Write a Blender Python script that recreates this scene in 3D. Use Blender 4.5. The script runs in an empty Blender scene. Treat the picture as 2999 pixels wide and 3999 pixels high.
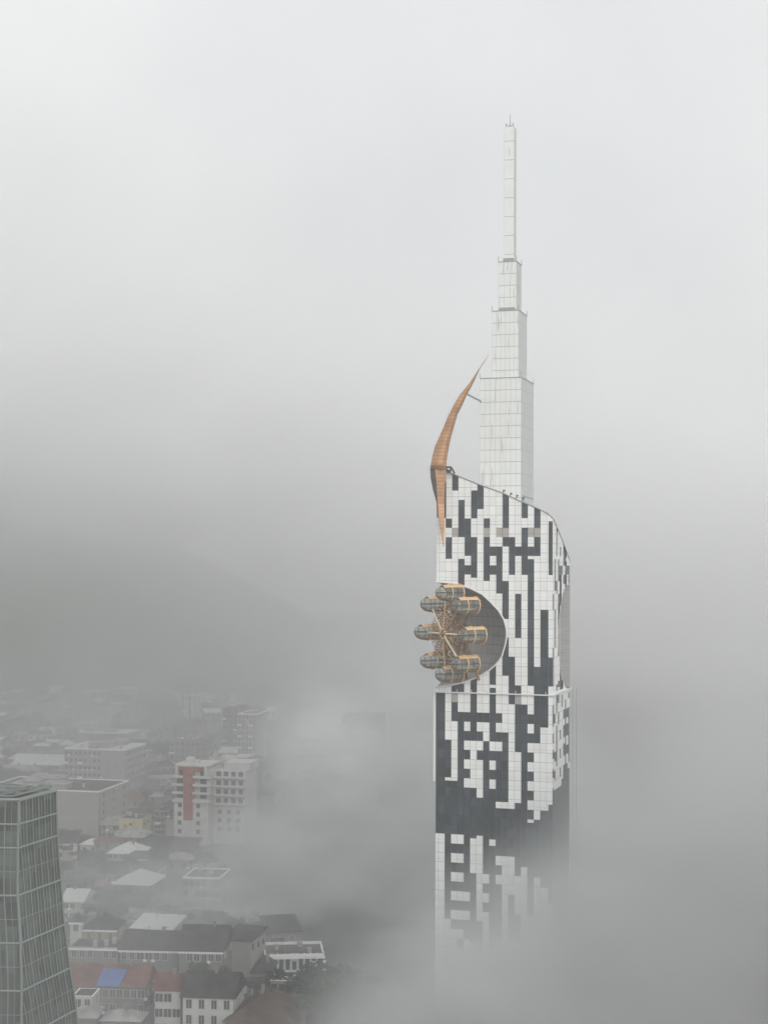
import bpy, bmesh, math, random
from mathutils import Vector, Matrix

# ------------------------------------------------------------------ camera, world, sun, exposure
S = bpy.context.scene
COL = S.collection
R = math.radians
FPX = 6000.0; CX = 1499.5; CY = 1999.5; EYE = 102.0
PITCH = math.atan(200 / FPX); ROLL = R(0.26)
_F = Vector((0, math.cos(PITCH), math.sin(PITCH)))
_U0 = Vector((0, -math.sin(PITCH), math.cos(PITCH)))
_R0 = Vector((1, 0, 0))
_Rt = _R0 * math.cos(ROLL) + _U0 * math.sin(ROLL)
_Up = _U0 * math.cos(ROLL) - _R0 * math.sin(ROLL)
CAM = Vector((0, 0, EYE))
cd = bpy.data.cameras.new('camera'); cam = bpy.data.objects.new('camera', cd); COL.objects.link(cam)
cd.sensor_fit = 'VERTICAL'; cd.sensor_height = 36.0; cd.lens = 36.0 * FPX / 3999.0
cd.clip_start = 1.0; cd.clip_end = 20000
m3 = Matrix((_Rt, _Up, -_F)).transposed()
cam.matrix_world = Matrix.Translation(CAM) @ m3.to_4x4()
S.camera = cam

w = bpy.data.worlds.new("World"); S.world = w; w.use_nodes = True
wn = w.node_tree.nodes; wl = w.node_tree.links; wn.clear()
SUN_EL, SUN_ROT = R(22), R(160)
sky = wn.new('ShaderNodeTexSky'); sky.sky_type = 'NISHITA'; sky.sun_disc = False
sky.sun_elevation = SUN_EL; sky.sun_rotation = SUN_ROT; sky.air_density = 1.0; sky.dust_density = 6.0; sky.ozone_density = 1.0
# overcast: the clear sky is covered by one grey-white cloud layer with soft broken brightness
tc = wn.new('ShaderNodeTexCoord'); nz = wn.new('ShaderNodeTexNoise'); nz.inputs['Scale'].default_value = 2.2
nz.inputs['Detail'].default_value = 4; nz.inputs['Roughness'].default_value = 0.5
wl.new(tc.outputs['Generated'], nz.inputs['Vector'])
cr = wn.new('ShaderNodeValToRGB'); cr.color_ramp.elements[0].position = .3; cr.color_ramp.elements[1].position = .7
SKY_GAIN = 10.0
cr.color_ramp.elements[0].color = (.77 * SKY_GAIN, .785 * SKY_GAIN, .79 * SKY_GAIN, 1)
cr.color_ramp.elements[1].color = (1.0 * SKY_GAIN, 1.01 * SKY_GAIN, 1.005 * SKY_GAIN, 1)
wl.new(nz.outputs['Fac'], cr.inputs['Fac'])
mx = wn.new('ShaderNodeMix'); mx.data_type = 'RGBA'; mx.clamp_result = False; mx.inputs['Factor'].default_value = .93
wl.new(sky.outputs['Color'], mx.inputs['A']); wl.new(cr.outputs['Color'], mx.inputs['B'])
bg = wn.new('ShaderNodeBackground'); bg.inputs['Strength'].default_value = 0.1
wl.new(mx.outputs['Result'], bg.inputs['Color'])
wo = wn.new('ShaderNodeOutputWorld'); wl.new(bg.outputs['Background'], wo.inputs['Surface'])

sd = bpy.data.lights.new('sun', 'SUN'); sd.energy = 1.5; sd.angle = R(30); sd.color = (1, .97, .93)
sun = bpy.data.objects.new('sun', sd); COL.objects.link(sun)
_sd = Vector((math.sin(SUN_ROT) * math.cos(SUN_EL), math.cos(SUN_ROT) * math.cos(SUN_EL), math.sin(SUN_EL)))
sun.rotation_euler = _sd.to_track_quat('Z', 'Y').to_euler(); sun.location = (0, -50, 400)

S.view_settings.view_transform = 'Standard'; S.view_settings.look = 'None'
S.view_settings.exposure = 0.0; S.view_settings.gamma = 1
S.render.engine = 'CYCLES'
S.cycles.volume_bounces = 3; S.cycles.max_bounces = 6; S.cycles.diffuse_bounces = 2; S.cycles.transparent_max_bounces = 12
S.cycles.volume_step_rate = 1.0; S.cycles.volume_max_steps = 256
S.cycles.use_denoising = True; S.cycles.use_adaptive_sampling = True; S.cycles.adaptive_threshold = .02

# ------------------------------------------------------------------ pixel helpers (photo pixels -> places in the world)
def ray(px, py):
    return _F * FPX + _Rt * (px - CX) - _Up * (py - CY)
def at(px, py, Y):
    d = ray(px, py); t = Y / d.y
    return CAM + d * t
def gy(py, z=0):                       # distance at which the level z shows at photo row py
    d = ray(CX, py); return (z - EYE) / d.z * d.y

# ------------------------------------------------------------------ material helpers
MATS = {}
def mat(name, col, rough=.7, metal=0, spec=.4, noise=0.0, nscale=1.0, bump=0.0):
    if name in MATS: return MATS[name]
    m = bpy.data.materials.new(name); m.use_nodes = True; nt = m.node_tree; b = nt.nodes['Principled BSDF']
    b.inputs['Base Color'].default_value = (*col, 1); b.inputs['Roughness'].default_value = rough
    b.inputs['Metallic'].default_value = metal; b.inputs['Specular IOR Level'].default_value = spec
    if noise:
        t = nt.nodes.new('ShaderNodeTexCoord'); n = nt.nodes.new('ShaderNodeTexNoise'); n.inputs['Scale'].default_value = nscale
        n.inputs['Detail'].default_value = 6
        r = nt.nodes.new('ShaderNodeValToRGB'); r.color_ramp.elements[0].position = .3; r.color_ramp.elements[1].position = .7
        r.color_ramp.elements[0].color = (*[c * (1 - noise) for c in col], 1)
        r.color_ramp.elements[1].color = (*[min(1, c * (1 + noise)) for c in col], 1)
        nt.links.new(t.outputs['Object'], n.inputs['Vector']); nt.links.new(n.outputs['Fac'], r.inputs['Fac'])
        nt.links.new(r.outputs['Color'], b.inputs['Base Color'])
    MATS[name] = m
    return m

def lines_mat(name, col, linecol, lines, rough=.5, spec=.5, metal=0, stain=None, vary=.05, cell=None):
    """lines: list of (axis 'X'/'Y'/'Z', offset, period, width, strength)"""
    m = bpy.data.materials.new(name); m.use_nodes = True; nt = m.node_tree; N = nt.nodes; L = nt.links
    b = N['Principled BSDF']; b.inputs['Roughness'].default_value = rough; b.inputs['Specular IOR Level'].default_value = spec
    b.inputs['Metallic'].default_value = metal
    t = N.new('ShaderNodeTexCoord'); sp = N.new('ShaderNodeSeparateXYZ'); L.new(t.outputs['Object'], sp.inputs[0])
    def mth(op, a, bb=None):
        n = N.new('ShaderNodeMath'); n.operation = op
        for i, v in enumerate((a, bb)):
            if v is None: continue
            if isinstance(v, (int, float)): n.inputs[i].default_value = v
            else: L.new(v, n.inputs[i])
        return n.outputs[0]
    tot = None
    for ax, off, per, wd, st in lines:
        v = mth('SUBTRACT', sp.outputs[ax], off); v = mth('DIVIDE', v, per); v = mth('FRACT', v)
        v = mth('LESS_THAN', v, wd / per); v = mth('MULTIPLY', v, st)
        tot = v if tot is None else mth('MAXIMUM', tot, v)
    n = N.new('ShaderNodeTexNoise'); n.inputs['Scale'].default_value = .35; n.inputs['Detail'].default_value = 5
    L.new(t.outputs['Object'], n.inputs['Vector'])
    base = N.new('ShaderNodeValToRGB'); base.color_ramp.elements[0].position = .3; base.color_ramp.elements[1].position = .7
    base.color_ramp.elements[0].color = (*[c * (1 - vary) for c in col], 1); base.color_ramp.elements[1].color = (*[min(1, c * (1 + vary)) for c in col], 1)
    L.new(n.outputs['Fac'], base.inputs['Fac']); cur = base.outputs['Color']
    if cell:                                           # each panel has its own slight tone
        cx, cz, x0, z0, amt = cell
        fx = mth('FLOOR', mth('DIVIDE', mth('SUBTRACT', mth('ADD', sp.outputs['X'], sp.outputs['Y']), x0), cx))
        fz = mth('FLOOR', mth('DIVIDE', mth('SUBTRACT', sp.outputs['Z'], z0), cz))
        cb = N.new('ShaderNodeCombineXYZ'); L.new(fx, cb.inputs[0]); L.new(fz, cb.inputs[1])
        wn_ = N.new('ShaderNodeTexWhiteNoise'); wn_.noise_dimensions = '2D'; L.new(cb.outputs[0], wn_.inputs['Vector'])
        k = mth('ADD', mth('MULTIPLY', wn_.outputs['Value'], amt), 1 - amt / 2)
        hs = N.new('ShaderNodeHueSaturation'); L.new(cur, hs.inputs['Color']); L.new(k, hs.inputs['Value']); cur = hs.outputs['Color']
    if stain:                                          # rust runs drawn out along z
        mp = N.new('ShaderNodeMapping'); mp.inputs['Scale'].default_value = stain[1]; L.new(t.outputs['Object'], mp.inputs['Vector'])
        n2 = N.new('ShaderNodeTexNoise'); n2.inputs['Scale'].default_value = 1; n2.inputs['Detail'].default_value = 3; L.new(mp.outputs[0], n2.inputs['Vector'])
        r2 = N.new('ShaderNodeValToRGB'); r2.color_ramp.elements[0].position = stain[2]; r2.color_ramp.elements[1].position = stain[2] + .08
        L.new(n2.outputs['Fac'], r2.inputs['Fac'])
        ms = N.new('ShaderNodeMix'); ms.data_type = 'RGBA'; L.new(mth('MULTIPLY', r2.outputs['Color'], stain[3]), ms.inputs['Factor'])
        L.new(cur, ms.inputs['A']); ms.inputs['B'].default_value = (*stain[0], 1); cur = ms.outputs['Result']
    if tot is not None:
        mm = N.new('ShaderNodeMix'); mm.data_type = 'RGBA'; L.new(tot, mm.inputs['Factor']); L.new(cur, mm.inputs['A'])
        mm.inputs['B'].default_value = (*linecol, 1); cur = mm.outputs['Result']
    L.new(cur, b.inputs['Base Color'])
    MATS[name] = m
    return m

# ------------------------------------------------------------------ mesh helpers
class MB:
    def __init__(s): s.v = []; s.f = []
    def poly(s, pts):
        i = len(s.v); s.v += [tuple(p) for p in pts]; s.f.append(tuple(range(i, i + len(pts)))); return s
    def box(s, x0, x1, y0, y1, z0, z1):
        i = len(s.v)
        s.v += [(x0, y0, z0), (x1, y0, z0), (x1, y1, z0), (x0, y1, z0), (x0, y0, z1), (x1, y0, z1), (x1, y1, z1), (x0, y1, z1)]
        s.f += [(i, i + 3, i + 2, i + 1), (i + 4, i + 5, i + 6, i + 7), (i, i + 1, i + 5, i + 4), (i + 1, i + 2, i + 6, i + 5), (i + 2, i + 3, i + 7, i + 6), (i + 3, i, i + 4, i + 7)]
        return s
    def hexa(s, b, t):                                 # 4 bottom pts, 4 top pts
        i = len(s.v); s.v += [tuple(p) for p in b] + [tuple(p) for p in t]
        s.f += [(i, i + 3, i + 2, i + 1), (i + 4, i + 5, i + 6, i + 7)] + [(i + k, i + (k + 1) % 4, i + 4 + (k + 1) % 4, i + 4 + k) for k in range(4)]
        return s
    def loft(s, rings, cap=True, closed=True):
        i = len(s.v); n = len(rings[0])
        for r in rings: s.v += [tuple(p) for p in r]
        for a in range(len(rings) - 1):
            for k in range(n if closed else n - 1):
                k2 = (k + 1) % n
                s.f.append((i + a * n + k, i + a * n + k2, i + (a + 1) * n + k2, i + (a + 1) * n + k))
        if cap and closed:
            s.f.append(tuple(i + k for k in range(n))[::-1]); s.f.append(tuple(i + (len(rings) - 1) * n + k for k in range(n)))
        return s
    def tube(s, pts, r, n=6, cap=True):
        pts = [Vector(p) for p in pts]; rings = []
        rr = r if isinstance(r, (list, tuple)) else [r] * len(pts)
        for k, p in enumerate(pts):
            d = (pts[min(k + 1, len(pts) - 1)] - pts[max(k - 1, 0)]).normalized()
            a = Vector((0, 0, 1)) if abs(d.z) < .9 else Vector((1, 0, 0))
            u = d.cross(a).normalized(); v = d.cross(u)
            rings.append([p + (u * math.cos(q) + v * math.sin(q)) * rr[k] for q in [2 * math.pi * j / n for j in range(n)]])
        return s.loft(rings, cap)
    def build(s, name, m, parent=None, smooth=False):
        me = bpy.data.meshes.new(name); me.from_pydata(s.v, [], s.f); me.update()
        bm = bmesh.new(); bm.from_mesh(me); bmesh.ops.recalc_face_normals(bm, faces=bm.faces) if len(s.f) > 1 else None; bm.to_mesh(me); bm.free()
        me.materials.append(m)
        if smooth:
            for p in me.polygons: p.use_smooth = True
        o = bpy.data.objects.new(name, me); COL.objects.link(o)
        if parent is not None: o.parent = parent
        return o

def tag(o, label=None, cat=None, group=None, kind=None):
    if label: o['label'] = label
    if cat: o['category'] = cat
    if group: o['group'] = group
    if kind: o['kind'] = kind
    return o
def empty(name, loc=(0, 0, 0), rz=0, label=None, cat=None, group=None):
    o = bpy.data.objects.new(name, None); o.empty_display_size = 1; COL.objects.link(o)
    o.location = loc; o.rotation_euler = (0, 0, rz); return tag(o, label, cat, group)

# ------------------------------------------------------------------ palette
WHITE = (.84, .85, .84)
M_dark = mat('white_trim', (.74, .75, .74), .5)
M_gold = mat('brushed_gold', (.58, .38, .20), .42, .3, .5, .15, .8)
M_goldd = mat('weathered_bronze', (.27, .17, .11), .55, .3, .5, .25, .9)
M_steel = mat('dark_steel', (.07, .075, .08), .5, .3)
M_grey = mat('grey_metal', (.35, .35, .36), .6, .2)

# ================================================================== TOWER
TH = R(17.5)
C_ = at(2157, 2200, 333.0)
_du = Vector((math.cos(TH), -math.sin(TH), 0)); _dv = Vector((math.sin(TH), math.cos(TH), 0))
def hit_front_width(px):
    d = ray(px, 2200); d = d / d.y
    # C - s*du on ray
    s = (C_.x - d.x * C_.y) / (_du.x - d.x * _du.y)
    return s
TW = hit_front_width(1704)
T0 = Vector((C_.x, C_.y, 0)) - _du * TW
def loc(px, py, v=0.0):
    """photo pixel -> (x, z) in the tower's own frame, on the plane y = v"""
    d = ray(px, py); n = _dv; p0 = T0 + _dv * v
    t = (p0 - CAM).dot(n) / d.dot(n); p = CAM + d * t - T0
    return p.dot(_du), p.z
tower = empty('skyscraper', T0, -TH, 'tall white tower with black pixel pattern, gold horn and stepped spire, base lost in fog', 'skyscraper')

A = lambda y: 1840 + y / 2.9625
B = lambda y: 2240 + y / 2.9625
C = lambda y: 2640 + y / 2.9625
D = lambda y: 3000 + y / 2.9625
E = lambda y: 3360 + y / 2.9625
colpx = [1710] + [1740.1 + 24.64 * k for k in range(16)] + [2141.8 - 7.0, 2157.6]
colpx[17] = 2141.0
cx_ = [loc(p, 2040)[0] for p in colpx]; cx_[0] = 0.0; cx_[-1] = TW
# row module
zrow = (loc(1900, D(765))[1] - loc(1900, D(985))[1]) / 2.0
z_ref = loc(1780, D(765))[1]
def snap(z): return z_ref + round((z - z_ref) / (zrow / 3)) * (zrow / 3)

dark = {
 0: [(C(200), D(745))],
 1: [(A(545), A(640)), (A(755), A(1005)), (C(740), C(1170)), (C(1210), E(675))],
 2: [(A(30), A(215)), (C(90), C(190)), (C(310), C(520)), (D(148), D(765)), (D(875), D(985)), (D(1095), D(1205)), (E(25), E(135)), (E(245), E(355)), (E(470), E(580)), (E(690), E(800))],
 3: [(A(330), A(750)), (A(1010), B(140)), (C(90), C(190)), (C(415), D(765)), (D(875), D(985)), (D(1095), D(1205)), (E(25), E(135)), (E(245), E(355)), (E(470), E(580)), (E(690), E(800)), (E(910), E(1010))],
 4: [(A(545), A(970)), (A(1070), A(1185)), (C(415), C(530)), (C(635), C(745)), (C(855), C(965)), (C(1070), C(1180)), (D(220), E(355)), (E(470), E(580)), (E(690), E(900))],
 5: [(A(220), A(540)), (A(755), A(1220)), (C(30), C(745)), (D(220), D(820)), (E(150), E(940))],
 6: [(A(140), A(430)), (C(425), C(535)), (C(640), C(750)), (C(860), C(965)), (D(340), D(780)), (E(705), E(1040))],
 7: [(A(545), A(640)), (A(760), B(100)), (C(425), C(535)), (C(755), D(1225)), (E(265), E(380)), (E(490), E(600))],
 8: [(A(860), A(970)), (A(1075), A(1185)), (B(1070), C(105)), (C(150), C(755)), (C(865), C(975)), (C(1083), C(1195)), (D(235), D(835)), (D(900), E(1000))],
 9: [(A(860), B(215)), (C(435), C(545)), (C(655), C(760)), (C(865), D(395)), (D(460), D(1020)), (D(1125), E(175)), (E(280), E(900))],
 10: [(A(265), A(640)), (A(760), A(860)), (A(1290), B(530)), (B(760), B(1180)), (C(655), D(395)), (D(465), D(1020))],
 11: [(A(760), A(1185)), (B(970), C(330)), (D(465), D(1020)), (E(405), E(905))],
 12: [(A(860), A(970)), (B(220), B(750)), (C(115), C(215)), (C(335), C(875)), (D(405), E(190)), (E(640), E(905))],
 13: [(A(350), A(540)), (A(645), A(1185)), (C(335), D(1145))],
 14: [(A(860), A(970)), (A(1015), C(120)), (C(450), C(560)), (C(660), C(775)), (C(885), C(1000)), (C(1105), C(1220)), (D(260), D(375)), (D(480), D(595)), (D(640), E(640))],
 15: [(A(410), A(640)), (A(760), A(970)), (B(1090), C(780)), (D(600), E(205))],
 16: [(B(437), C(605)), (D(485), E(300))],
 17: [(A(585), A(1190)), (B(980), C(125)), (D(410), E(500))],
}
grey = {2: [(A(650), A(750)), (C(205), C(305))], 7: [(A(650), A(750))], 9: [(A(650), A(750))], 10: [(A(650), A(745))], 14: [(A(650), A(750))], 15: [(A(650), A(745))], 12: [(C(215), C(330))]}

roofpx = [(1704, 1826), (1742, 1840), (1770, 1852), (1864, 1890.6), (1962, 1926), (2036, 1960), (2085, 1980), (2111, 1992), (2142.5, 2008.8), (2158, 2024)]
roofline = [loc(*p) for p in roofpx]; roofline[0] = (0, roofline[0][1]); roofline[-1] = (TW, roofline[-1][1])
def interp(tab, x):
    if x <= tab[0][0]: return tab[0][1]
    for (a, b), (c, d) in zip(tab, tab[1:]):
        if x <= c: return b + (d - b) * (x - a) / (c - a)
    return tab[-1][1]
def roofz(x): return interp(roofline, x)
rim_up = [(1700, 2272), (1740.8, 2275.4), (1791, 2282), (1838.6, 2299), (1882.5, 2321), (1916, 2351.4), (1946.7, 2385), (1967, 2419), (1977, 2456), (1979, 2478)]
rim_lo = [(1700, 2690 - 8), (1730.6, 2680), (1764, 2675.4), (1815, 2663.6), (1859, 2646.7), (1882.5, 2635), (1909.5, 2618), (1936.5, 2594), (1960, 2560.7), (1973.7, 2513), (1979, 2478)]
upz = [loc(*p) for p in rim_up]; loz = [loc(*p) for p in rim_lo]
xr = upz[-1][0]; zc = upz[-1][1]
def hole(x):
    if x >= xr: return None
    # quarter-ellipse rounding at the very tip
    return interp(loz, x), interp(upz, x)

NS = 4
def spans(lo, hi, x):
    """pieces of the vertical span lo..hi left at x after cutting the scoop"""
    h = hole(x)
    if h is None: return (lo, hi), (lo, lo)
    l, u = h
    return (max(lo, min(hi, u)), hi), (lo, min(hi, max(lo, l)))
def facade_piece(mb, xa, xb, z0, z1, v, top_clip=True):
    n = NS if (xa < xr or True) else 1
    for i in range(n):
        x0 = xa + (xb - xa) * i / n; x1 = xa + (xb - xa) * (i + 1) / n
        t0 = min(z1, roofz(x0)); t1 = min(z1, roofz(x1))
        if t0 <= z0 + .01 and t1 <= z0 + .01: continue
        t0 = max(t0, z0); t1 = max(t1, z0)
        a = spans(z0, t0, x0); b = spans(z0, t1, x1)
        if xa >= xr:
            mb.poly([(x0, v, z0), (x1, v, z0), (x1, v, t1), (x0, v, t0)]); continue
        for k in (0, 1):
            (l0, h0), (l1, h1) = a[k], b[k]
            if h0 - l0 < .01 and h1 - l1 < .01: continue
            mb.poly([(x0, v, l0), (x1, v, l1), (x1, v, h1), (x0, v, h0)])

ROWL = [('X', cx_[1] - .05, (cx_[16] - cx_[1]) / 15, .10, .75), ('Z', z_ref - .05, zrow, .12, .8), ('Z', z_ref + zrow / 3 - .05, zrow * 3, .09, .35), ('Z', z_ref - zrow / 3 * 2, zrow * 2, .09, .35)]
cw = (cx_[16] - cx_[1]) / 15
M_clad = lines_mat('white_cladding', WHITE, (.42, .44, .45), ROWL, .45, .5, vary=.02, cell=(cw, zrow, cx_[1], z_ref, .10))
M_glass = lines_mat('dark_glazing', (.050, .062, .072), (.03, .036, .04), ROWL, .3, .3, vary=.12, cell=(cw, zrow, cx_[1], z_ref, .6))
M_blind = lines_mat('blinded_glazing', (.42, .40, .38), (.25, .25, .25), ROWL, .4, .5)
M_core = mat('tower_core', (.3, .3, .3), .8)
ZB = 0.0
clad = MB()
IV = {}
for k in range(18):
    pxk = (colpx[k] + colpx[k + 1]) / 2
    IV[k] = [(snap(loc(pxk - (p0 + p1 - 4080) / 2 * .0045, p1)[1]), snap(loc(pxk - (p0 + p1 - 4080) / 2 * .0045, p0)[1])) for (p0, p1) in dark.get(k, [])]
IV[18] = IV[17]; IV[-1] = IV[0]
def minus(z0, z1, ivs):
    out = [(z0, z1)]
    for b, a in ivs:
        nxt = []
        for l, h in out:
            if a <= l or b >= h: nxt.append((l, h)); continue
            if b > l: nxt.append((l, b))
            if a < h: nxt.append((a, h))
        out = nxt
    return out
for k in range(18):
    xa, xb = cx_[k], cx_[k + 1]
    ztop = roofz(xa) + 1 if k else loc(1712, 2022)[1]
    iv = []
    for src, kind in ((dark, 'dark_window'), (grey, 'shaded_window')):
        for (p0, p1) in src.get(k, []):
            pxm = (colpx[k] + colpx[k + 1]) / 2 - (p0 + p1 - 4080) / 2 * .0045
            a = snap(loc(pxm, p0)[1]); b = snap(loc(pxm, p1)[1])
            if p0 < 1995 and k in (2, 6, 10, 13, 15): a = 999
            iv.append((b, a, kind))
    iv.sort()
    z = ZB
    for (b, a, kind) in iv:
        if b > z: facade_piece(clad, xa, xb, z, min(b, ztop), 0)
        mb = MB(); facade_piece(mb, xa + .02, xb - .02, max(b, ZB), min(a, ztop), .14)
        if mb.f: mb.build(kind, M_glass if kind == 'dark_window' else M_blind, tower)
        # white reveals around the sunk glass
        t = min(a, roofz(xa), ztop)
        if hole((xa + xb) / 2) is None or not (hole(xa)[0] < b < hole(xa)[1] or hole(xa)[0] < t < hole(xa)[1] or (b <= hole(xa)[0] and t >= hole(xa)[1])):
            for xx, kn in ((xa, k - 1), (xb, k + 1)):
                for l, h in minus(b, t, IV.get(kn, [])): clad.poly([(xx, 0, l), (xx, .3, l), (xx, .3, h), (xx, 0, h)])
            clad.poly([(xa, 0, b), (xb, 0, b), (xb, .3, b), (xa, .3, b)])
            if a < roofz(xa): clad.poly([(xa, 0, a), (xb, 0, a), (xb, .3, a), (xa, .3, a)])
        z = a
    if z < ztop: facade_piece(clad, xa, xb, z, ztop, 0)
front_clad = clad.build('front_cladding', M_clad, tower)

# side face (x = TW), runs back
TD = 20.3
def locside(px, py, x=TW):
    d = ray(px, py); p0 = T0 + _du * x
    t = (p0 - CAM).dot(_du) / d.dot(_du); p = CAM + d * t - T0
    return p.dot(_dv), p.z
zcorner = roofz(TW); zback = locside(2224.8, 2193)[1]
zl1 = locside(2216, 2283)[1]; zledge = loc(1900, C(200))[1]
cutpx = [(2216, 2284), (2198.5, 2311), (2190, 2355), (2183, 2408), (2178.6, 2463), (2178.6, 2517), (2183, 2571), (2188.6, 2634), (2205, 2680), (2216, 2690)]
cut = sorted([(locside(*p)[1], min(TD, locside(*p)[0])) for p in cutpx])
def sback(z):
    return TD if (z <= cut[0][0] or z >= cut[-1][0]) else interp(cut, z)
def sideroof(s): return zcorner + (zback - zcorner) * (s / TD) ** 1.08
NSC = 10
def Hh(y): return 2660 + y / 4.425
def Ff(y): return 1960 + y / 5.53
def Gg(y): return 2300 + y / 5.53
sdark = {
 0: [(Ff(1960), Gg(480)), (Gg(1290), Gg(2100)), (Hh(415), Hh(780)), (Hh(890), Hh(1060)), (Hh(1210), Hh(1370)), (Hh(1540), Hh(1700)), (Hh(1860), 6000)],
 1: [(Ff(1230), Gg(60)), (Gg(480), Gg(1290)), (Hh(560), Hh(720)), (Hh(1210), Hh(1370)), (Hh(1540), Hh(1700)), (Hh(1900), 6000)],
 2: [(Ff(560), Ff(1200)), (Ff(1740), Gg(80)), (Hh(60), Hh(170)), (Hh(250), Hh(540)), (Hh(760), Hh(1500)), (Hh(1880), 6000)],
 3: [(Ff(1240), Ff(1740)), (Gg(80), Gg(1460)), (Hh(0), Hh(120)), (Hh(240), Hh(380)), (Hh(520), Hh(730)), (Hh(1850), 6000)],
 4: [(Ff(960), Ff(1170)), (Ff(1370), Gg(350)), (Gg(1660), Gg(2200)), (Hh(840), Hh(1010)), (Hh(1160), Hh(1330)), (Hh(1480), Hh(1640)), (Hh(1800), 6000)],
 5: [(Ff(1370), Ff(1560)), (Hh(0), Hh(130)), (Hh(220), Hh(480)), (Hh(1700), 6000)],
 6: [(Ff(830), Ff(1370)), (Ff(1560), Ff(1750)), (Hh(490), Hh(640)), (Hh(780), Hh(960)), (Hh(1110), Hh(1280)), (Hh(1440), 6000)],
 7: [(Ff(980), Ff(1880)), (Hh(330), Hh(500)), (Hh(490), Hh(1750)), (Hh(1760), 6000)],
 8: [(Ff(1370), Ff(1560)), (Hh(490), Hh(640)), (Hh(760), Hh(930)), (Hh(1090), Hh(1250)), (Hh(1400), 6000)],
 9: [(Ff(1370), Ff(1770)), (Hh(180), Hh(310)), (Hh(450), Hh(1400)), (Hh(1500), 6000)],
}
sclad = MB()
def side_piece(mb, sa, sb, z0, z1, x):
    zs = [z0]
    if z1 > cut[0][0] and z0 < cut[-1][0] and sb > min(c[1] for c in cut):
        nn = max(1, int((z1 - z0) / .5)); zs = [z0 + (z1 - z0) * i / nn for i in range(nn + 1)]
    else: zs = [z0, z1]
    for a, b in zip(zs, zs[1:]):
        ta0 = min(b, sideroof(sa)); tb0 = min(b, sideroof(sb))
        if ta0 <= a and tb0 <= a: continue
        ta0 = max(a, ta0); tb0 = max(a, tb0)
        e0 = min(sb, sback(a)); e1 = min(sb, sback(b))
        if e0 <= sa and e1 <= sa: continue
        mb.poly([(x, sa, a), (x, max(sa, e0), a), (x, max(sa, e1), tb0), (x, sa, ta0)])
SIV = {k: [(snap(locside(2157 + (k + .5) * 6.5, p1)[1]), snap(locside(2157 + (k + .5) * 6.5, p0)[1])) for p0, p1 in sdark[k]] for k in sdark}
SIV[-1] = SIV[0]; SIV[NSC] = SIV[NSC - 1]
for k in range(NSC):
    sa, sb = TD * k / NSC, TD * (k + 1) / NSC
    iv = []
    for (p0, p1) in sdark[k]:
        pxm = 2157 + (k + .5) * 6.5
        a = snap(locside(pxm, p0)[1]); b = snap(locside(pxm, p1)[1])
        iv.append((b, a))
    iv.sort(); z = ZB
    for b, a in iv:
        b = max(b, z)
        if b > z: side_piece(sclad, sa, sb, z, b, TW)
        mb = MB(); side_piece(mb, sa + .02, sb - .02, b, a, TW - .22)
        if mb.f: mb.build('dark_window', M_glass, tower)
        t = min(a, sideroof(sa))
        if t > b and sback(b) >= sb and sback(t) >= sb:
            for ss, kn in ((sa, k - 1), (sb, k + 1)):
                for l, h in minus(b, t, SIV.get(kn, [])): sclad.poly([(TW, ss, l), (TW - .35, ss, l), (TW - .35, ss, h), (TW, ss, h)])
            sclad.poly([(TW, sa, b), (TW, sb, b), (TW - .35, sb, b), (TW - .35, sa, b)])
        z = max(z, a)
    side_piece(sclad, sa, sb, z, zcorner + 1, TW)
SL = [('Y', -.05, TD / NSC, .08, .45)] + ROWL[1:2]
M_sclad = lines_mat('white_side_cladding', WHITE, (.42, .44, .45), SL, .45, .5, vary=.02)
sclad.build('side_cladding', M_sclad, tower)

# dark core just behind the skin, roof deck, left and back walls
core = MB()
n = 40
for i in range(n):
    x0 = .05 + (TW - .4) * i / n; x1 = .05 + (TW - .4) * (i + 1) / n
    for (l0, h0), (l1, h1) in zip(spans(ZB, roofz(x0) - .1, x0), spans(ZB, roofz(x1) - .1, x1)):
        if h0 - l0 > .01 or h1 - l1 > .01: core.poly([(x0, .3, l0), (x1, .3, l1), (x1, .3, h1), (x0, .3, h0)])
core.build('core_wall', M_core, tower)
M_sidewall = lines_mat('left_wall_cladding', (.5, .5, .5), (.3, .3, .3), [('Z', z_ref, zrow, .12, .5), ('Y', 0, 2.0, .1, .4)], .6)
BA, BB_ = xr, 13.0                                       # scoop: reaches x = BA on the front, y = BB_ on the left wall
zup0, zlo0 = upz[0][1], loz[0][1]; zmid = zc
lw = MB()
n = 24
for i in range(n):
    y0 = TD * i / n; y1 = TD * (i + 1) / n
    def seg(y):
        if y >= BB_: return zmid, zmid
        q = math.sqrt(1 - (y / BB_) ** 2)
        return zmid - (zmid - zlo0) * q, zmid + (zup0 - zmid) * q
    l0, u0 = seg(y0); l1, u1 = seg(y1)
    top0 = roofz(0) - 8 - (roofz(0) - zback) * .1 * i / n; top1 = roofz(0) - 8 - (roofz(0) - zback) * .1 * (i + 1) / n
    lw.poly([(0, y0, ZB), (0, y1, ZB), (0, y1, l1), (0, y0, l0)]); lw.poly([(0, y0, u0), (0, y1, u1), (0, y1, top1), (0, y0, top0)])
lw.poly([(0, TD, ZB), (TW, TD, ZB), (TW, TD, zback), (0, TD, zback)])
lw.build('rear_wall', M_sidewall, tower)
roof = MB(); n = 30
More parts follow.
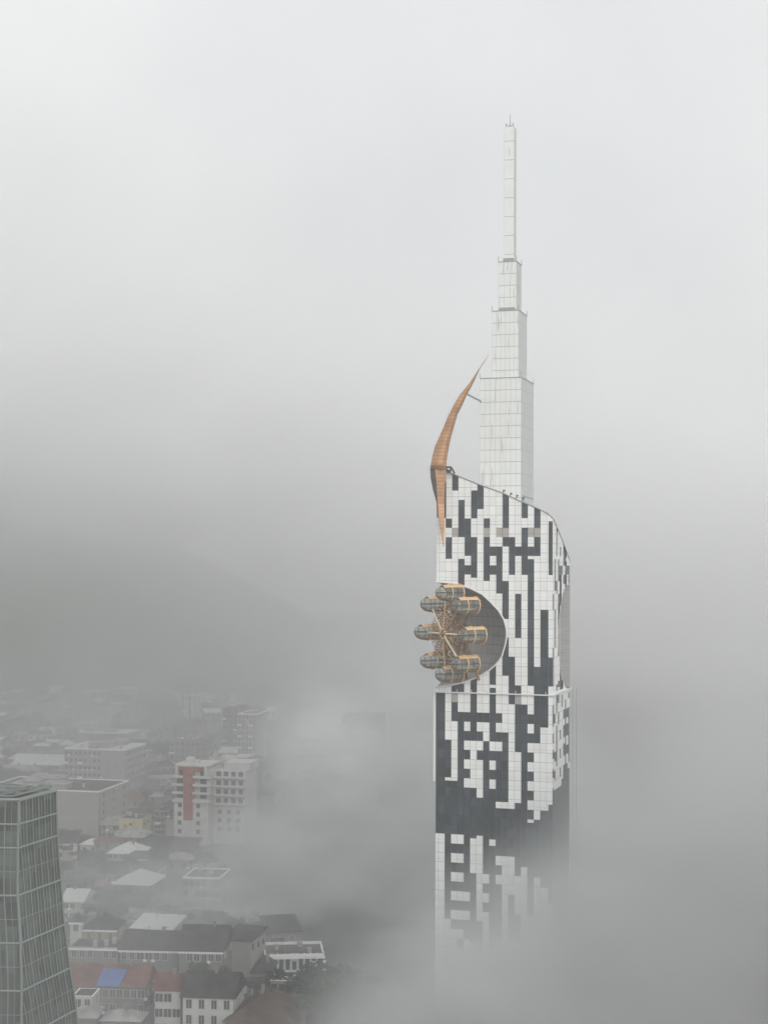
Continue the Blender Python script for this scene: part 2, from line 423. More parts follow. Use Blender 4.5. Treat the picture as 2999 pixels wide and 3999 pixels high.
for i in range(n):
    x0 = cx_[1] + (TW - cx_[1]) * i / n; x1 = cx_[1] + (TW - cx_[1]) * (i + 1) / n
    for j in range(6):
        a0, a1 = TD * j / 6, TD * (j + 1) / 6
        def rz(x, s):
            z = roofz(x); tz = sideroof(s); return z - (zcorner - tz) * (x / TW) - (s / TD) * (1 - x / TW) * 5
        roof.poly([(x0, a0, rz(x0, a0) - .12), (x1, a0, rz(x1, a0) - .12), (x1, a1, rz(x1, a1) - .12), (x0, a1, rz(x0, a1) - .12)])
x1 = cx_[1]
roof.poly([(x1, 0, loc(1712, 2022)[1]), (x1, .3, loc(1712, 2022)[1]), (x1, .3, roofz(x1)), (x1, 0, roofz(x1))])
roof.build('roof_deck', mat('roof_grey', (.5, .51, .5), .7, noise=.1), tower)
cop = MB()
pts = [(x, -.08, z + .06) for x, z in roofline[1:]]
cop.tube(pts, .13, 5)
cop.tube([(TW + .05, TD * i / 8, sideroof(TD * i / 8) + .05) for i in range(9)], .12, 5)
cop.build('roof_coping', M_grey, tower)
# ledge round the waist
led = MB(); zl = zledge
led.box(-.5, TW + .6, -.55, 0, zl - .12, zl + .13); led.box(TW, TW + .6, 0, TD + .6, zl - .12, zl + .13); led.box(-.5, 0, 0, TD, zl - .12, zl + .13)
for i in range(8): led.box(1.5 + i * 3.3, 1.62 + i * 3.3, -.5, -.4, zl + .13, zl + .75)
led.build('waist_ledge', M_dark, tower)
# thin maintenance rail poles on the far right edge
sc = MB()
for (a, b) in ((TD + .2, .6), (TD + 1.2, 1.3)):
    sc.tube([(TW + b, a, 20), (TW + b, a, zl)], .05, 4)
for i in range(12): sc.tube([(TW - .1, 13.5, zl + 3 + i * 2.05), (TW + .9, 14.6, zl + 3 + i * 2.05)], .05, 4)
sc.build('facade_brackets', M_grey, tower)
lip = MB(); lip.box(-.5, 0, -.3, .3, 54, zl - .13); lip.build('edge_fin', M_dark, tower)

# scoop shell behind the front rim
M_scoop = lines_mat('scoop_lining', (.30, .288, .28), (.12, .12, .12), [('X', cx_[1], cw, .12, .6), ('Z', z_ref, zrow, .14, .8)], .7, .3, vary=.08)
sp = MB(); NU, NV = 26, 16
grid = []
for j in range(NV + 1):
    q = math.pi / 2 * j / NV
    row = []
    for i in range(NU + 1):
        t = i / NU * 2 - 1                               # -1 lower rim at x=0, +1 upper rim at x=0
        ang = t * math.pi / 2
        xx = BA * math.cos(ang)
        lo_, up_ = (interp(loz, xx), interp(upz, xx))
        z = up_ if t > 0 else lo_
        if abs(t) < 1e-6: z = zmid
        x = xx * math.cos(q) ; y = BB_ * math.cos(ang) * math.sin(q) * 1.0
        # shrink towards the mid line with depth so that the shell closes like a bowl
        row.append((x, y, z))
    grid.append(row)
for j in range(NV):
    for i in range(NU): sp.poly([grid[j][i], grid[j][i + 1], grid[j + 1][i + 1], grid[j + 1][i]])
sp.build('scoop_lining', M_scoop, tower, True)
rm = MB(); rm.tube([(interp_x, -.06, z) for interp_x, z in upz] + [(x, -.06, z) for x, z in loz[::-1][1:]], .2, 6); rm.build('scoop_rim', M_dark, tower)
# rear scoop seen past the right side
rs = MB()
zs = [cut[0][0] + (cut[-1][0] - cut[0][0]) * i / 24 for i in range(25)]
for a, b in zip(zs, zs[1:]):
    s0, s1 = sback(a), sback(b)
    rs.poly([(TW - .1, s0, a), (TW - 1.6, 13.3, a), (TW - 1.6, 13.3, b), (TW - .1, s1, b)])
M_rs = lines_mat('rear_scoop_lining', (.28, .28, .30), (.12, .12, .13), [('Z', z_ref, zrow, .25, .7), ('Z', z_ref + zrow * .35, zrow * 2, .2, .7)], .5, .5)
rs.build('rear_scoop_lining', M_rs, tower)
bw = MB(); bw.box(TW - 8, TW - 1.0, 13.4, 14.2, cut[0][0], cut[-1][0]); bw.build('rear_edge_wall', M_sidewall, tower)

# ------------------------------------------------------------------ spire of four stacked boxes
SV = 9.0
def spire_box(pxl, pxc, pxr, ytop, ybot, v, depth, m, name='spire_stage'):
    xl, zt = loc(pxl, ytop, v); xc, _ = loc(pxc, ytop, v); zb = loc(pxl, ybot, v)[1]
    mb = MB().box(xl, xc, v, v + depth, zb, zt)
    return mb, xl, xc, zt, zb
stages = []
SPL = (.40, .42, .42)
def smat(name, x0, cwid, z0, zh, st):
    return lines_mat(name, (.78, .80, .785), SPL, [('X', x0 - .04, cwid, .09, .6), ('Z', z0 - .08, zh, .17, .85), ('Y', 0, cwid, .08, .5)], .5, .4, stain=st, vary=.03)
specs = [(1874, 2034.5, 1479, 2010, SV, 13.5, 8, 12), (1921, 2024, 1216, 1479, SV + 1.8, 9.0, 6, 6), (1946, 2016, 1024, 1216, SV + 3.2, 5.4, 3, 4), (1969, 2007, 497, 1024, SV + 4.6, 2.4, 1, 9)]
for i, (pl, pc, yt, yb, v, dp, nc, nr) in enumerate(specs):
    xl, zt = loc(pl, yt, v); xc, _ = loc(pc, yt, v); zb = loc(pl, yb, v)[1]
    if i == 0: zb = loc(1980, 1975, v)[1] - 8
    zh = (loc(pl, 1479, v)[1] - loc(pl, 1525.5, v)[1])
    m = smat('spire_cladding_%d' % i, xl, (xc - xl) / nc, zt - zh * 30, zh if i < 3 else zh * 1.6, ((.45, .43, .44), ((1.3, .9, .12), (1.6, 1, .15), (2, 1, .2), (1, 1, .3))[i], (.60 if i < 3 else .68), .6))
    o = MB().box(xl, xc, v, v + dp, zb, zt).build('spire_stage', m, tower)
    if i < 3:
        pr = MB(); pr.box(xl - .12, xc + .12, v - .12, v + dp + .12, zt, zt + .12)
        for xx in (xl, xc):
            for yy in (v, v + dp): pr.tube([(xx, yy, zt + .2), (xx, yy, zt + 1.3)], .07, 4)
        pr.build('stage_cornice', M_grey, tower)
    stages.append((xl, xc, zt))
# tip with little horns and an antenna
xl, xc, zt = stages[-1]; v = specs[-1][4]
tp = MB()
for xx, hh in ((xl + .35, .9), (xc - .35, .9), (xl + .9, .5), (xc - .9, .5)): tp.tube([(xx, v + .4, zt), (xx, v + .4, zt + hh)], .16, 6)
tp.build('tip_lamps', M_grey, tower)
MB().tube([((xl + xc) / 2, v + 1, zt), ((xl + xc) / 2, v + 1, loc(1990, 440, v)[1])], [.13, .05], 6).build('antenna', M_grey, tower)
# collar of kit at the joints of the mast
kit = MB()
xl3, xc3, zt3 = stages[2]
kit.box(xl3 + 1.0, xc3 - .9, specs[2][4] + .3, specs[2][4] + 1.2, zt3 + .2, zt3 + .9)
kit.build('stage_cabinet', M_grey, tower)
MB().box(stages[1][0] + 1.6, stages[1][1] - 1.2, specs[1][4] + .3, specs[1][4] + 1.2, stages[1][2] + .2, stages[1][2] + .8).build('stage_cabinet', M_grey, tower)
# roof odds and ends: rail stubs, gantry blade
od = MB()
for px, py in ((1962, 1926), (1990, 1938), (2014, 1946), (2037, 1956)):
    x, z = loc(px, py, .4); od.tube([(x, .4, z - .3), (x + .3, .4, z + .75)], .1, 4); od.box(x + .1, x + .5, .2, .6, z + .4, z + .75)
od.build('rail_stubs', M_steel, tower)
g = MB(); xa, za = loc(2040, 1937, 3); xb, zb_ = loc(2083, 1947, 3)
g.hexa([(xa, 2.6, za - .2), (xb, 2.6, zb_ - .2), (xb, 3.4, zb_ - .2), (xa, 3.4, za - .2)], [(xa, 2.6, za + .2), (xb, 2.6, zb_), (xb, 3.4, zb_), (xa, 3.4, za + .2)])
g.tube([(xa + .3, 3, za), (xa + .3, 3, za - 2.5)], .1, 4); g.build('roof_gantry', M_grey, tower)

# ------------------------------------------------------------------ the copper horn
def CP(x, y, v): return loc(1600 + x / 2.37, 1300 + y / 2.37, v)
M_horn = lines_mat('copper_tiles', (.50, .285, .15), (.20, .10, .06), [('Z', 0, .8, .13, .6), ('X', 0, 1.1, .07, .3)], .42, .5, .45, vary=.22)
M_hornd = lines_mat('dark_bronze_face', (.14, .12, .11), (.06, .05, .05), [('Z', 0, .62, .07, .4)], .4, .5, .3, vary=.15)
hr = [(198, 735, 735), (260, 690, 697), (330, 640, 650), (460, 555, 590), (570, 465, 531), (660, 410, 490), (760, 357, 441), (860, 318, 412), (970, 268, 381), (1060, 230, 362), (1150, 208, 346), (1210, 195, 340), (1266, 187, 336)]
rings = []
for y, xl_, xr_ in hr:
    v = -2.6
    a, z = CP(xl_, y, v); b, _ = CP(xr_, y, v); wd = max(b - a, .05); cxm = (a + b) / 2
    ring = [(cxm + wd / 2 * math.cos(t), v + wd * .42 * math.sin(t), z) for t in [2 * math.pi * j / 16 for j in range(16)]]
    rings.append(ring)
horn = empty('horn', (0, 0, 0)); horn.parent = tower
bpy.data.objects.remove(horn)
hm = MB().loft(rings).build('horn_blade', M_horn, tower, True)
# lower blade: copper face on the right, dark bronze face on the left, meeting on a ridge
hl = [(1266, 187, 250, 336), (1340, 190, 258, 330), (1400, 202, 262, 325), (1460, 215, 262, 322), (1520, 232, 264, 320), (1580, 248, 268, 319), (1700, 264, 276, 320), (1800, 277, 287, 320), (1900, 292, 298, 319), (1980, 308, 311, 316)]
ra, rb, rc = [], [], []
for y, xl_, xm_, xr_ in hl:
    v = -2.6
    a, z = CP(xl_, y, v); m_, _ = CP(xm_, y, v); b, _ = CP(xr_, y, v); wd = b - a
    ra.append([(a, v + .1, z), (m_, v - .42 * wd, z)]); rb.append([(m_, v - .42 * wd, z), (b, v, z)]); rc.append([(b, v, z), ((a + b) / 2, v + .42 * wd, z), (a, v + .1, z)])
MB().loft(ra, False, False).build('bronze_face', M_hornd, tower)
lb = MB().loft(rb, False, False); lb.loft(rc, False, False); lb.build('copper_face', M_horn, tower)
st = MB(); a, z = CP(528, 565, -2.6); b, z2 = CP(656, 632, SV); st.tube([(a, -2.6, z), (b, SV, z2)], .2, 6); st.build('horn_strut', M_grey, tower)
br = MB()
q = [CP(335, 1243, -1), CP(383, 1243, -1), CP(415, 1300, -1), CP(335, 1262, -1), CP(375, 1285, -1)]
for a, b in ((0, 1), (1, 2), (3, 4), (1, 4), (0, 3)): br.tube([(q[a][0], -1, q[a][1]), (q[b][0], -1, q[b][1])], .22, 5)
br.build('horn_bracket', M_steel, tower)
dk = MB(); a, z = CP(322, 1380, 0); b, z2 = CP(336, 1715, 0); dk.box(a, b, -.02, .2, z2, z); dk.build('gap_shade_strip', M_steel, tower)  # solid dark strip standing in for the shade between horn and wall

# ------------------------------------------------------------------ observation wheel
AX = R(60)                                               # axle: to the left and towards the camera
ring_c = at(1753, 2474, 334.0)
axle = Vector((-math.sin(AX), -math.cos(AX), 0)); across = Vector((math.cos(AX), -math.sin(AX), 0)); ZU = Vector((0, 0, 1))
RW = 158 / (FPX / 334.0)
rzw = math.atan2(axle.y, axle.x)                         # local x = axle
wheel = empty('observation_wheel', ring_c, rzw, 'golden observation wheel with bright spokes set in the grey scoop of the tower', 'ferris wheel')
# local frame: x axle outwards, y = -across, z up
M_pale = mat('pale_gold', (.88, .74, .52), .35, .3, .5)
def wp(ang, r, ax=0): return (ax, math.cos(ang) * r, math.sin(ang) * r)
hub = MB()
hub.tube([(-7, 0, 0), (1.4, 0, 0)], .6, 12); hub.tube([(.5, 0, 0), (1.5, 0, 0)], [1.5, 1.0], 14); hub.tube([(1.5, 0, 0), (1.9, 0, 0)], [.6, .3], 10)
hub.build('hub', M_goldd, wheel)
for q in range(12):
    a = 2 * math.pi * q / 12; MB().tube([wp(a, 1.0, 1.35), wp(a, 1.0, 1.75)], .2, 6).build('hub_boss', M_pale if q % 2 else M_gold, wheel)
for k in range(8):
    a = k * math.pi / 4
    bright = k in (0, 3, 4, 7)  # light catching these four spokes is put into their paler gold
    MB().tube([wp(a, .9, 1.5), wp(a, RW - 1.5, 1.0)], .22 if bright else .15, 6).build('spoke', M_pale if bright else M_gold, wheel)
    MB().tube([wp(a, .8, -3.2), wp(a, RW - 1.6, -2.0)], .17, 6).build('spoke', M_goldd, wheel)
    for b, rr_, mm_ in ((a + math.pi / 8, .66, M_gold), (a + math.pi / 16, .5, M_goldd), (a - math.pi / 16, .5, M_goldd)):
        MB().tube([wp(b, .9, 1.4), wp(b, RW * rr_, .9)], .1, 5).build('spoke', mm_, wheel)
    tr = MB(); n = 7
    for i in range(n):
        r0 = 1.2 + (RW - 3.2) * i / n; r1 = 1.2 + (RW - 3.2) * (i + 1) / n
        f0 = 1.4 - .4 * i / n; f1 = 1.4 - .4 * (i + 1) / n
        g0 = -3.1 + 1.0 * i / n; g1 = -3.1 + 1.0 * (i + 1) / n
        tr.tube([wp(a, r0, f0), wp(a, r1, (f1 + g1) / 2)], .09, 4); tr.tube([wp(a, r1, (f1 + g1) / 2), wp(a, r0, g0)], .09, 4)
        tr.tube([wp(a, r1, f1), wp(a, r1, g1)], .09, 4)
        tr.tube([wp(a - .12, r0, (f0 + g0) / 2), wp(a + .12, r1, (f1 + g1) / 2)], .08, 4)
    tr.build('truss', M_goldd, wheel)
    a2 = a + math.pi / 4
    rg = MB()
    rg.tube([wp(a, RW * .74, .2), wp(a2, RW * .74, .2)], .08, 4)
    for rr_ in (.3, .45, .6):
        for ax_ in (1.2, -2.4): rg.tube([wp(a, RW * rr_, ax_), wp(a + math.pi / 8, RW * rr_, ax_), wp(a2, RW * rr_, ax_)], .08, 4)
    rg.tube([wp(a, RW * .3, 1.2), wp(a2, RW * .6, 1.1)], .07, 4); rg.tube([wp(a2, RW * .3, 1.2), wp(a, RW * .6, 1.1)], .07, 4)
    rg.build('ring_brace', M_gold if k % 2 else M_goldd, wheel)
lg = MB()
for s_ in (-1, 1):
    lg.tube([(-3.6, 0, 0), (-7.5, -2.5 * s_ - 2, -10.3)], .3, 8); pass
lg.build('support_legs', M_goldd, wheel)

def glassy():
    m = bpy.data.materials.new('cabin_glass'); m.use_nodes = True; nt = m.node_tree; N = nt.nodes; L = nt.links
    b = N['Principled BSDF']; b.inputs['Base Color'].default_value = (.44, .45, .42, 1); b.inputs['Roughness'].default_value = .12; b.inputs['Specular IOR Level'].default_value = .8
    tr = N.new('ShaderNodeBsdfTransparent'); tr.inputs[0].default_value = (.9, .91, .88, 1); mx_ = N.new('ShaderNodeMixShader'); mx_.inputs[0].default_value = .25
    L.new(tr.outputs[0], mx_.inputs[1]); L.new(b.outputs[0], mx_.inputs[2]); L.new(mx_.outputs[0], N['Material Output'].inputs['Surface']); return m
M_cab = glassy()
M_cabgold = mat('cabin_gold', (.78, .53, .29), .5, .1, .5, .12, .9)
M_cabbot = mat('cabin_underside', (.36, .24, .15), .6, .25, .4, .2, .9)
CL, CR = 7.1, 1.72
def cap_r(x):
    t = abs(2 * x / CL); return CR * max(0.0, 1 - t ** (3.6 if x > 0 else 7)) ** .5
def cab_pt(x, ph, k=1.0):
    r = cap_r(x) * k; return (x, r * math.cos(ph), r * math.sin(ph))
xs = [CL / 2 * math.sin(math.pi / 2 * i / 12) if True else 0 for i in range(-12, 13)]
def shell(a0, a1, na, k=1.0, x0=-9, x1=9):
    mb = MB(); xx = [x for x in xs if x0 <= x <= x1]
    for i in range(len(xx) - 1):
        for j in range(na):
            p0 = a0 + (a1 - a0) * j / na; p1 = a0 + (a1 - a0) * (j + 1) / na
            mb.poly([cab_pt(xx[i], p0, k), cab_pt(xx[i + 1], p0, k), cab_pt(xx[i + 1], p1, k), cab_pt(xx[i], p1, k)])
    return mb
def make_cabin():
    r = empty('wheel_cabin')
    shell(R(42), R(138), 8, 1.06, -9, 2.4).build('roof_shell', M_cabgold, r, True)
    shell(R(226), R(314), 9, 1.03).build('floor_shell', M_cabbot, r, True)
    gl = MB()
    for a0, a1 in ((R(-48), R(48)), (R(132), R(228))):
        s_ = shell(a0, a1, 8); o = len(gl.v); gl.v += s_.v; gl.f += [tuple(o + q for q in f) for f in s_.f]
    s_ = shell(R(48), R(132), 6, 1.0, 2.5, 9); o = len(gl.v); gl.v += s_.v; gl.f += [tuple(o + q for q in f) for f in s_.f]
    gl.build('glazing', M_cab, r, True)
    fr = MB()
    for ph in (R(2), R(178)): fr.tube([cab_pt(x, ph, 1.01) for x in xs], .09, 4)
    for x in (3.05, 1.9, -1.0):
        for a0, a1 in ((R(-48), R(48)), (R(132), R(228))):
            fr.tube([cab_pt(x, a0 + (a1 - a0) * j / 6, 1.01) for j in range(7)], .085, 4)
    fr.build('window_frame', M_steel, r)
    for x in (-2.4, .45):
        hp = MB(); hp.tube([(x, (CR + .16) * math.cos(t), (CR + .16) * math.sin(t)) for t in [2 * math.pi * j / 20 for j in range(21)]], .13, 5, False); hp.build('hoop', M_cabgold, r)
    MB().box(-2.2, 2.2, -.3, .3, -1.0, -.6).build('bench', mat('cabin_bench', (.5, .5, .48), .7), r)
    return r
proto = make_cabin()
CABL = ['glass cabin with gold roof at the right of the wheel', 'gold-roofed cabin at the upper right of the wheel', 'cabin at the very top of the wheel under the scoop rim', 'cabin at the upper left of the wheel hanging over fog',
        'leftmost cabin of the wheel, level with the hub', 'cabin at the lower left of the wheel', 'cabin at the very bottom of the wheel above the white ledge', 'gold-hooped cabin at the lower right of the wheel']
cab_off = [(0, 0), (0, 0), (0, 0), (0, 0), (0, 0), (0, 0), (0, 0), (0, 0)]
for k in range(8):
    if k == 0: o = proto
    else:
        o = proto.copy(); COL.objects.link(o)
        for ch in proto.children:
            c = ch.copy(); COL.objects.link(c); c.parent = o
    a = k * math.pi / 4
    o.location = ring_c + across * math.cos(a) * RW + ZU * math.sin(a) * RW - axle * .3
    o.rotation_euler = (0, 0, rzw)
    tag(o, CABL[k], 'wheel cabin', 'cabins of the observation wheel')

# ================================================================== CITY
M_win = mat('window_glass', (.045, .05, .055), .2, 0, .6)
M_wframe = mat('window_frame_white', (.42, .42, .41), .6)
WALLC = {'white': (.45, .45, .44), 'pale grey': (.26, .26, .25), 'grey': (.17, .17, .165), 'cream': (.30, .275, .22), 'yellow': (.42, .37, .22), 'ochre': (.33, .25, .16),
         'dark grey': (.16, .16, .16), 'pink': (.42, .31, .28), 'pale green': (.38, .44, .38)}
ROOFC = {'dark': (.045, .045, .045), 'grey': (.075, .075, .075), 'rust red': (.13, .06, .05), 'white tin': (.27, .27, .265), 'brown': (.08, .06, .05), 'green': (.07, .10, .08), 'pale grey': (.095, .095, .095)}
def wm(c): return mat('wall_' + c.replace(' ', '_'), WALLC[c], .85, noise=.12, nscale=.25)
def rm_(c):
    n = 'roof_' + c.replace(' ', '_')
    return MATS.get(n) or lines_mat(n, ROOFC[c], [k * .6 for k in ROOFC[c]], [('X', 0, .8, .1, .5)], .95, .08, vary=.45)
_wmesh = {}
FOOT = []
def window(parent, x, y, z, w_, h_, side=False, frame=False):
    key = (round(w_, 1), round(h_, 1), side, frame)
    if key not in _wmesh:
        mb = MB()
        if side: mb.box(0, .06, -w_ / 2, w_ / 2, 0, h_)
        else: mb.box(-w_ / 2, w_ / 2, -.06, 0, 0, h_)
        o = mb.build('window', M_win, parent); _wmesh[key] = o.data
        if frame:
            f = MB(); t = .14
            for (a, b, c, d) in ((-w_ / 2 - t, -w_ / 2, 0, h_), (w_ / 2, w_ / 2 + t, 0, h_), (-w_ / 2 - t, w_ / 2 + t, h_, h_ + t), (-w_ / 2 - t, w_ / 2 + t, -t, 0), (-.05, .05, 0, h_)):
                f.box(a, b, -.14, -.005, c, d) if not side else f.box(.005, .14, a, b, c, d)
            fo = f.build('window_frame', M_wframe, o); _wmesh[key + ('f',)] = fo.data
    else:
        o = bpy.data.objects.new('window', _wmesh[key]); COL.objects.link(o); o.parent = parent
        if frame:
            fo = bpy.data.objects.new('window_frame', _wmesh[key + ('f',)]); COL.objects.link(fo); fo.parent = o
    o.location = (x, y, z); return o
def width_to(P, yaw, px):
    d = ray(px, 3000); d = d / d.y; du = Vector((math.cos(yaw), -math.sin(yaw), 0))
    return (P.x - d.x * P.y) / (d.x * du.y - du.x)
def block(name, label, cat, xa, xb, ytop, Y, dep, wall='pale grey', yaw=12, roof='flat', rc='grey', floors=3, bays=5, sbays=3, ww=1.2, wh=1.4, over=.6, rise=2.5, group=None, clutter=0, frame=False, windows=True, wfrac=1.0, parapet=.5, zmax=None, seed=0, cornice=False):
    yaw = R(yaw); P = at(xa, ytop, Y); H = P.z if zmax is None else zmax
    W = abs(width_to(P, yaw, xb))
    if not group: FOOT.append((P.x, P.y, W, dep))
    e = empty(name, (P.x, P.y, 0), -yaw, label, cat, group)
    m = wm(wall); mb = MB().box(0, W, 0, dep, 0, H)
    mb.build('wall', m, e)
    if roof == 'flat':
        rb = MB().box(.25, W - .25, .25, dep - .25, H, H + .08); rb.build('roof', rm_(rc), e)
        pp = MB(); pp.box(-.1, W + .1, -.1, .25, H, H + parapet); pp.box(-.1, W + .1, dep - .25, dep + .1, H, H + parapet); pp.box(-.1, .25, .25, dep - .25, H, H + parapet); pp.box(W - .25, W + .1, .25, dep - .25, H, H + parapet)
        pp.build('parapet', M_dark if wall in ('white', 'pale grey') else m, e)
        rnd = random.Random(seed + int(xa))
        for i in range(clutter):
            a, b = rnd.uniform(.5, W * .7), rnd.uniform(.5, max(1, dep * .7)); sx, sy, sz = rnd.uniform(2, W * .3), rnd.uniform(2, dep * .3), rnd.uniform(.5, 2.2)
            hb_ = MB().box(a, a + sx, b, b + sy, H + .1, H + sz); hb_.build('roof_hut', m, e)
            MB().hexa([(a - .3, b - .3, H + sz), (a + sx + .3, b - .3, H + sz), (a + sx + .3, b + sy + .3, H + sz), (a - .3, b + sy + .3, H + sz)],
                      [(a - .3, b - .3, H + sz + .12), (a + sx + .3, b - .3, H + sz + .12), (a + sx + .3, b + sy + .3, H + sz + .5), (a - .3, b + sy + .3, H + sz + .5)]).build('hut_roof', rm_('white tin'), e)
    elif roof == 'hip':
        o = over; r0 = min(W, dep) / 2 * .9; rb = MB()
        b = [(-o, -o, H + .02), (W + o, -o, H + .02), (W + o, dep + o, H + .02), (-o, dep + o, H + .02)]
        if W > dep: t = [(r0, dep / 2, H + rise), (W - r0, dep / 2, H + rise), (W - r0, dep / 2 + .1, H + rise), (r0, dep / 2 + .1, H + rise)]
        else: t = [(W / 2, r0, H + rise), (W / 2 + .1, r0, H + rise), (W / 2 + .1, dep - r0, H + rise), (W / 2, dep - r0, H + rise)]
        rb.hexa(b, t); rb.build('roof', rm_(rc), e)
    elif roof == 'gable':
        o = over; rb = MB()
        b = [(-o, -o, H + .02), (W + o, -o, H + .02), (W + o, dep + o, H + .02), (-o, dep + o, H + .02)]
        t = [(-o, dep / 2, H + rise), (W + o, dep / 2, H + rise), (W + o, dep / 2 + .1, H + rise), (-o, dep / 2 + .1, H + rise)]
        rb.hexa(b, t); rb.build('roof', rm_(rc), e)
    elif roof == 'shed':
        o = over; rb = MB()
        rb.hexa([(-o, -o, H + .02), (W + o, -o, H + .02), (W + o, dep + o, H + rise), (-o, dep + o, H + rise)], [(-o, -o, H + .22), (W + o, -o, H + .22), (W + o, dep + o, H + rise + .2), (-o, dep + o, H + rise + .2)])
        rb.build('roof', rm_(rc), e)
    if cornice:
        MB().box(-.35, W + .35, -.45, -.01, H - .55, H - .05).build('cornice', M_dark, e)
    rnd0 = random.Random(int(abs(xa) * 3 + Y * 7))
    if windows and floors:
        fh = min(3.2, H / floors)
        for f in range(floors):
            z = H - (f + 1) * fh + .9
            if z < 0: break
            for i in range(int(bays * wfrac)):
                q = rnd0.random()
                if q < .1: continue
                window(e, W * (i + .5) / bays, -.003, z, ww * (1.4 if q > .88 else 1), wh, False, frame)
                if q > .8 and Y < 720: MB().box(W * (i + .5) / bays + ww * .6, W * (i + .5) / bays + ww * .6 + .8, -.35, -.01, z - .5, z + .1).build('air_conditioner', M_dark, e)
            for i in range(sbays): window(e, W + .003, dep * (i + .5) / sbays, z, ww, wh, True, frame)
    rnd2 = random.Random(int(xa * 7 + Y)); 
    if roof in ('hip', 'gable') and dep > 5:
        cx0 = W * rnd2.uniform(.25, .7); MB().box(cx0, cx0 + .7, dep * .45, dep * .45 + .7, H + rise * .45, H + rise + .9).build('chimney', wm('grey'), e)
    if Y < 780 and W > 6:                                  # lean-to, antenna and tank, as old roofs have them
        if group and rnd2.random() < .6:
            a0 = W * rnd2.uniform(0, .4); w0 = W * rnd2.uniform(.3, .55); h0 = H * rnd2.uniform(.45, .7)
            MB().box(a0, a0 + w0, -2.6, -.01, 0, h0).build('lean_to', wm(rnd2.choice(['grey', 'dark grey', 'pale grey', 'pink'])), e)
            MB().hexa([(a0 - .3, -3, h0), (a0 + w0 + .3, -3, h0), (a0 + w0 + .3, -.02, h0 + .7), (a0 - .3, -.02, h0 + .7)], [(a0 - .3, -3, h0 + .12), (a0 + w0 + .3, -3, h0 + .12), (a0 + w0 + .3, -.02, h0 + .82), (a0 - .3, -.02, h0 + .82)]).build('lean_to_roof', rm_(rnd2.choice(['dark', 'rust red', 'white tin', 'brown'])), e)
        top = H + (rise * .5 if roof in ('hip', 'gable') else .3)
        a0 = W * rnd2.uniform(.2, .8); b0 = dep * rnd2.uniform(.3, .7)
        an = MB().tube([(a0, b0, H), (a0, b0, top + 3)], .05, 4); an.tube([(a0 - .6, b0, top + 2.6), (a0 + .6, b0, top + 2.6)], .04, 4); an.build('aerial', M_steel, e)
        if roof == 'flat':
            for _ in range(3):
                a0 = W * rnd2.uniform(.1, .85); b0 = dep * rnd2.uniform(.15, .85)
                MB().tube([(a0, b0, H + .1), (a0, b0, H + 1.5)], .6, 10).build('water_tank', M_grey, e)
    if roof == 'flat' and floors > 3 and windows:
        for i in range(0, int(bays * wfrac), 3):                       # air conditioners and balcony trays
            for f in range(1, floors, 2):
                z = H - (f + 1) * min(3.2, H / floors)
                if z > 1 and rnd2.random() < .7: MB().box(W * (i + .1) / bays, W * (i + .95) / bays, -1.0, -.01, z, z + .9).build('balcony', M_dark, e)
    return e, W, H

# --- named buildings of the visible town
block('apartment_block', 'big pale five-storey apartment block with rows of small square windows', 'apartment block', 253, 488, 2925, 690, 26, 'pale grey', 12, 'flat', 'grey', 5, 13, 8, 1.3, 1.5, clutter=5, wfrac=.62)
block('apartment_block', 'long low-windowed pale block partly hidden behind the glass tower, white tin sheets on its roof', 'apartment block', -60, 388, 3078, 583, 30, 'pale grey', 12, 'flat', 'dark', 5, 16, 3, 1.1, 1.4, clutter=9, wfrac=.4)
block('apartment_block', 'grey block with a white framed top behind the building with the red stripe', 'apartment block', 663, 785, 2893, 770, 18, 'grey', 12, 'flat', 'grey', 4, 6, 4, 1.5, 1.7, clutter=2, parapet=1.2)
block('apartment_block', 'faint tall grey block with stepped roof terraces in fog, behind the red striped building', 'apartment block', 871, 940, 2768, 830, 20, 'grey', 12, 'flat', 'pale grey', 8, 5, 4, 1.2, 1.9, clutter=3)
block('apartment_block', 'faint narrow block with vertical window bays fading into fog, right of the stepped block', 'apartment block', 930, 1000, 2790, 800, 20, 'pale grey', 12, 'flat', 'pale grey', 8, 5, 4, 1.0, 2.2, clutter=2)
block('apartment_block', 'pale green block with few windows beside far trees', 'apartment block', 700, 754, 2735, 950, 15, 'pale green', 12, 'flat', 'green', 5, 2, 2, 1.0, 6, parapet=.8)
block('apartment_block', 'grey block with tall white framed window bays left of the pale green block', 'apartment block', 579, 678, 2768, 930, 16, 'grey', 12, 'flat', 'dark', 3, 4, 3, 2.2, 2.4, parapet=.8, frame=True)
block('office_building', 'long low pale building with a row of narrow windows behind the big apartment block', 'building', 307, 500, 2860, 850, 18, 'pale grey', 12, 'flat', 'grey', 1, 16, 4, 1.0, 1.8, clutter=4)
block('pavilion', 'small pale domed-looking pavilion roof on the skyline left, behind the long low building', 'building', 320, 372, 2840, 930, 10, 'pale grey', 12, 'hip', 'pale grey', 1, 4, 2, rise=5)
block('long_hall', 'long low hall with a broad grey roof left of the big apartment block', 'hall', 50, 250, 2985, 740, 20, 'grey', 8, 'gable', 'grey', 2, 12, 3, 1.0, 1.6, rise=4)
block('yellow_house', 'flat yellow building with one dark window above tin roofs', 'house', 466, 560, 3197, 560, 10, 'yellow', 8, 'flat', 'dark', 1, 1, 2, 1.2, .8, parapet=.2)
block('low_house', 'house with a pale tin hip roof just below the yellow building', 'house', 425, 560, 3267, 545, 12, 'grey', 8, 'hip', 'white tin', 2, 5, 2, rise=2.6)
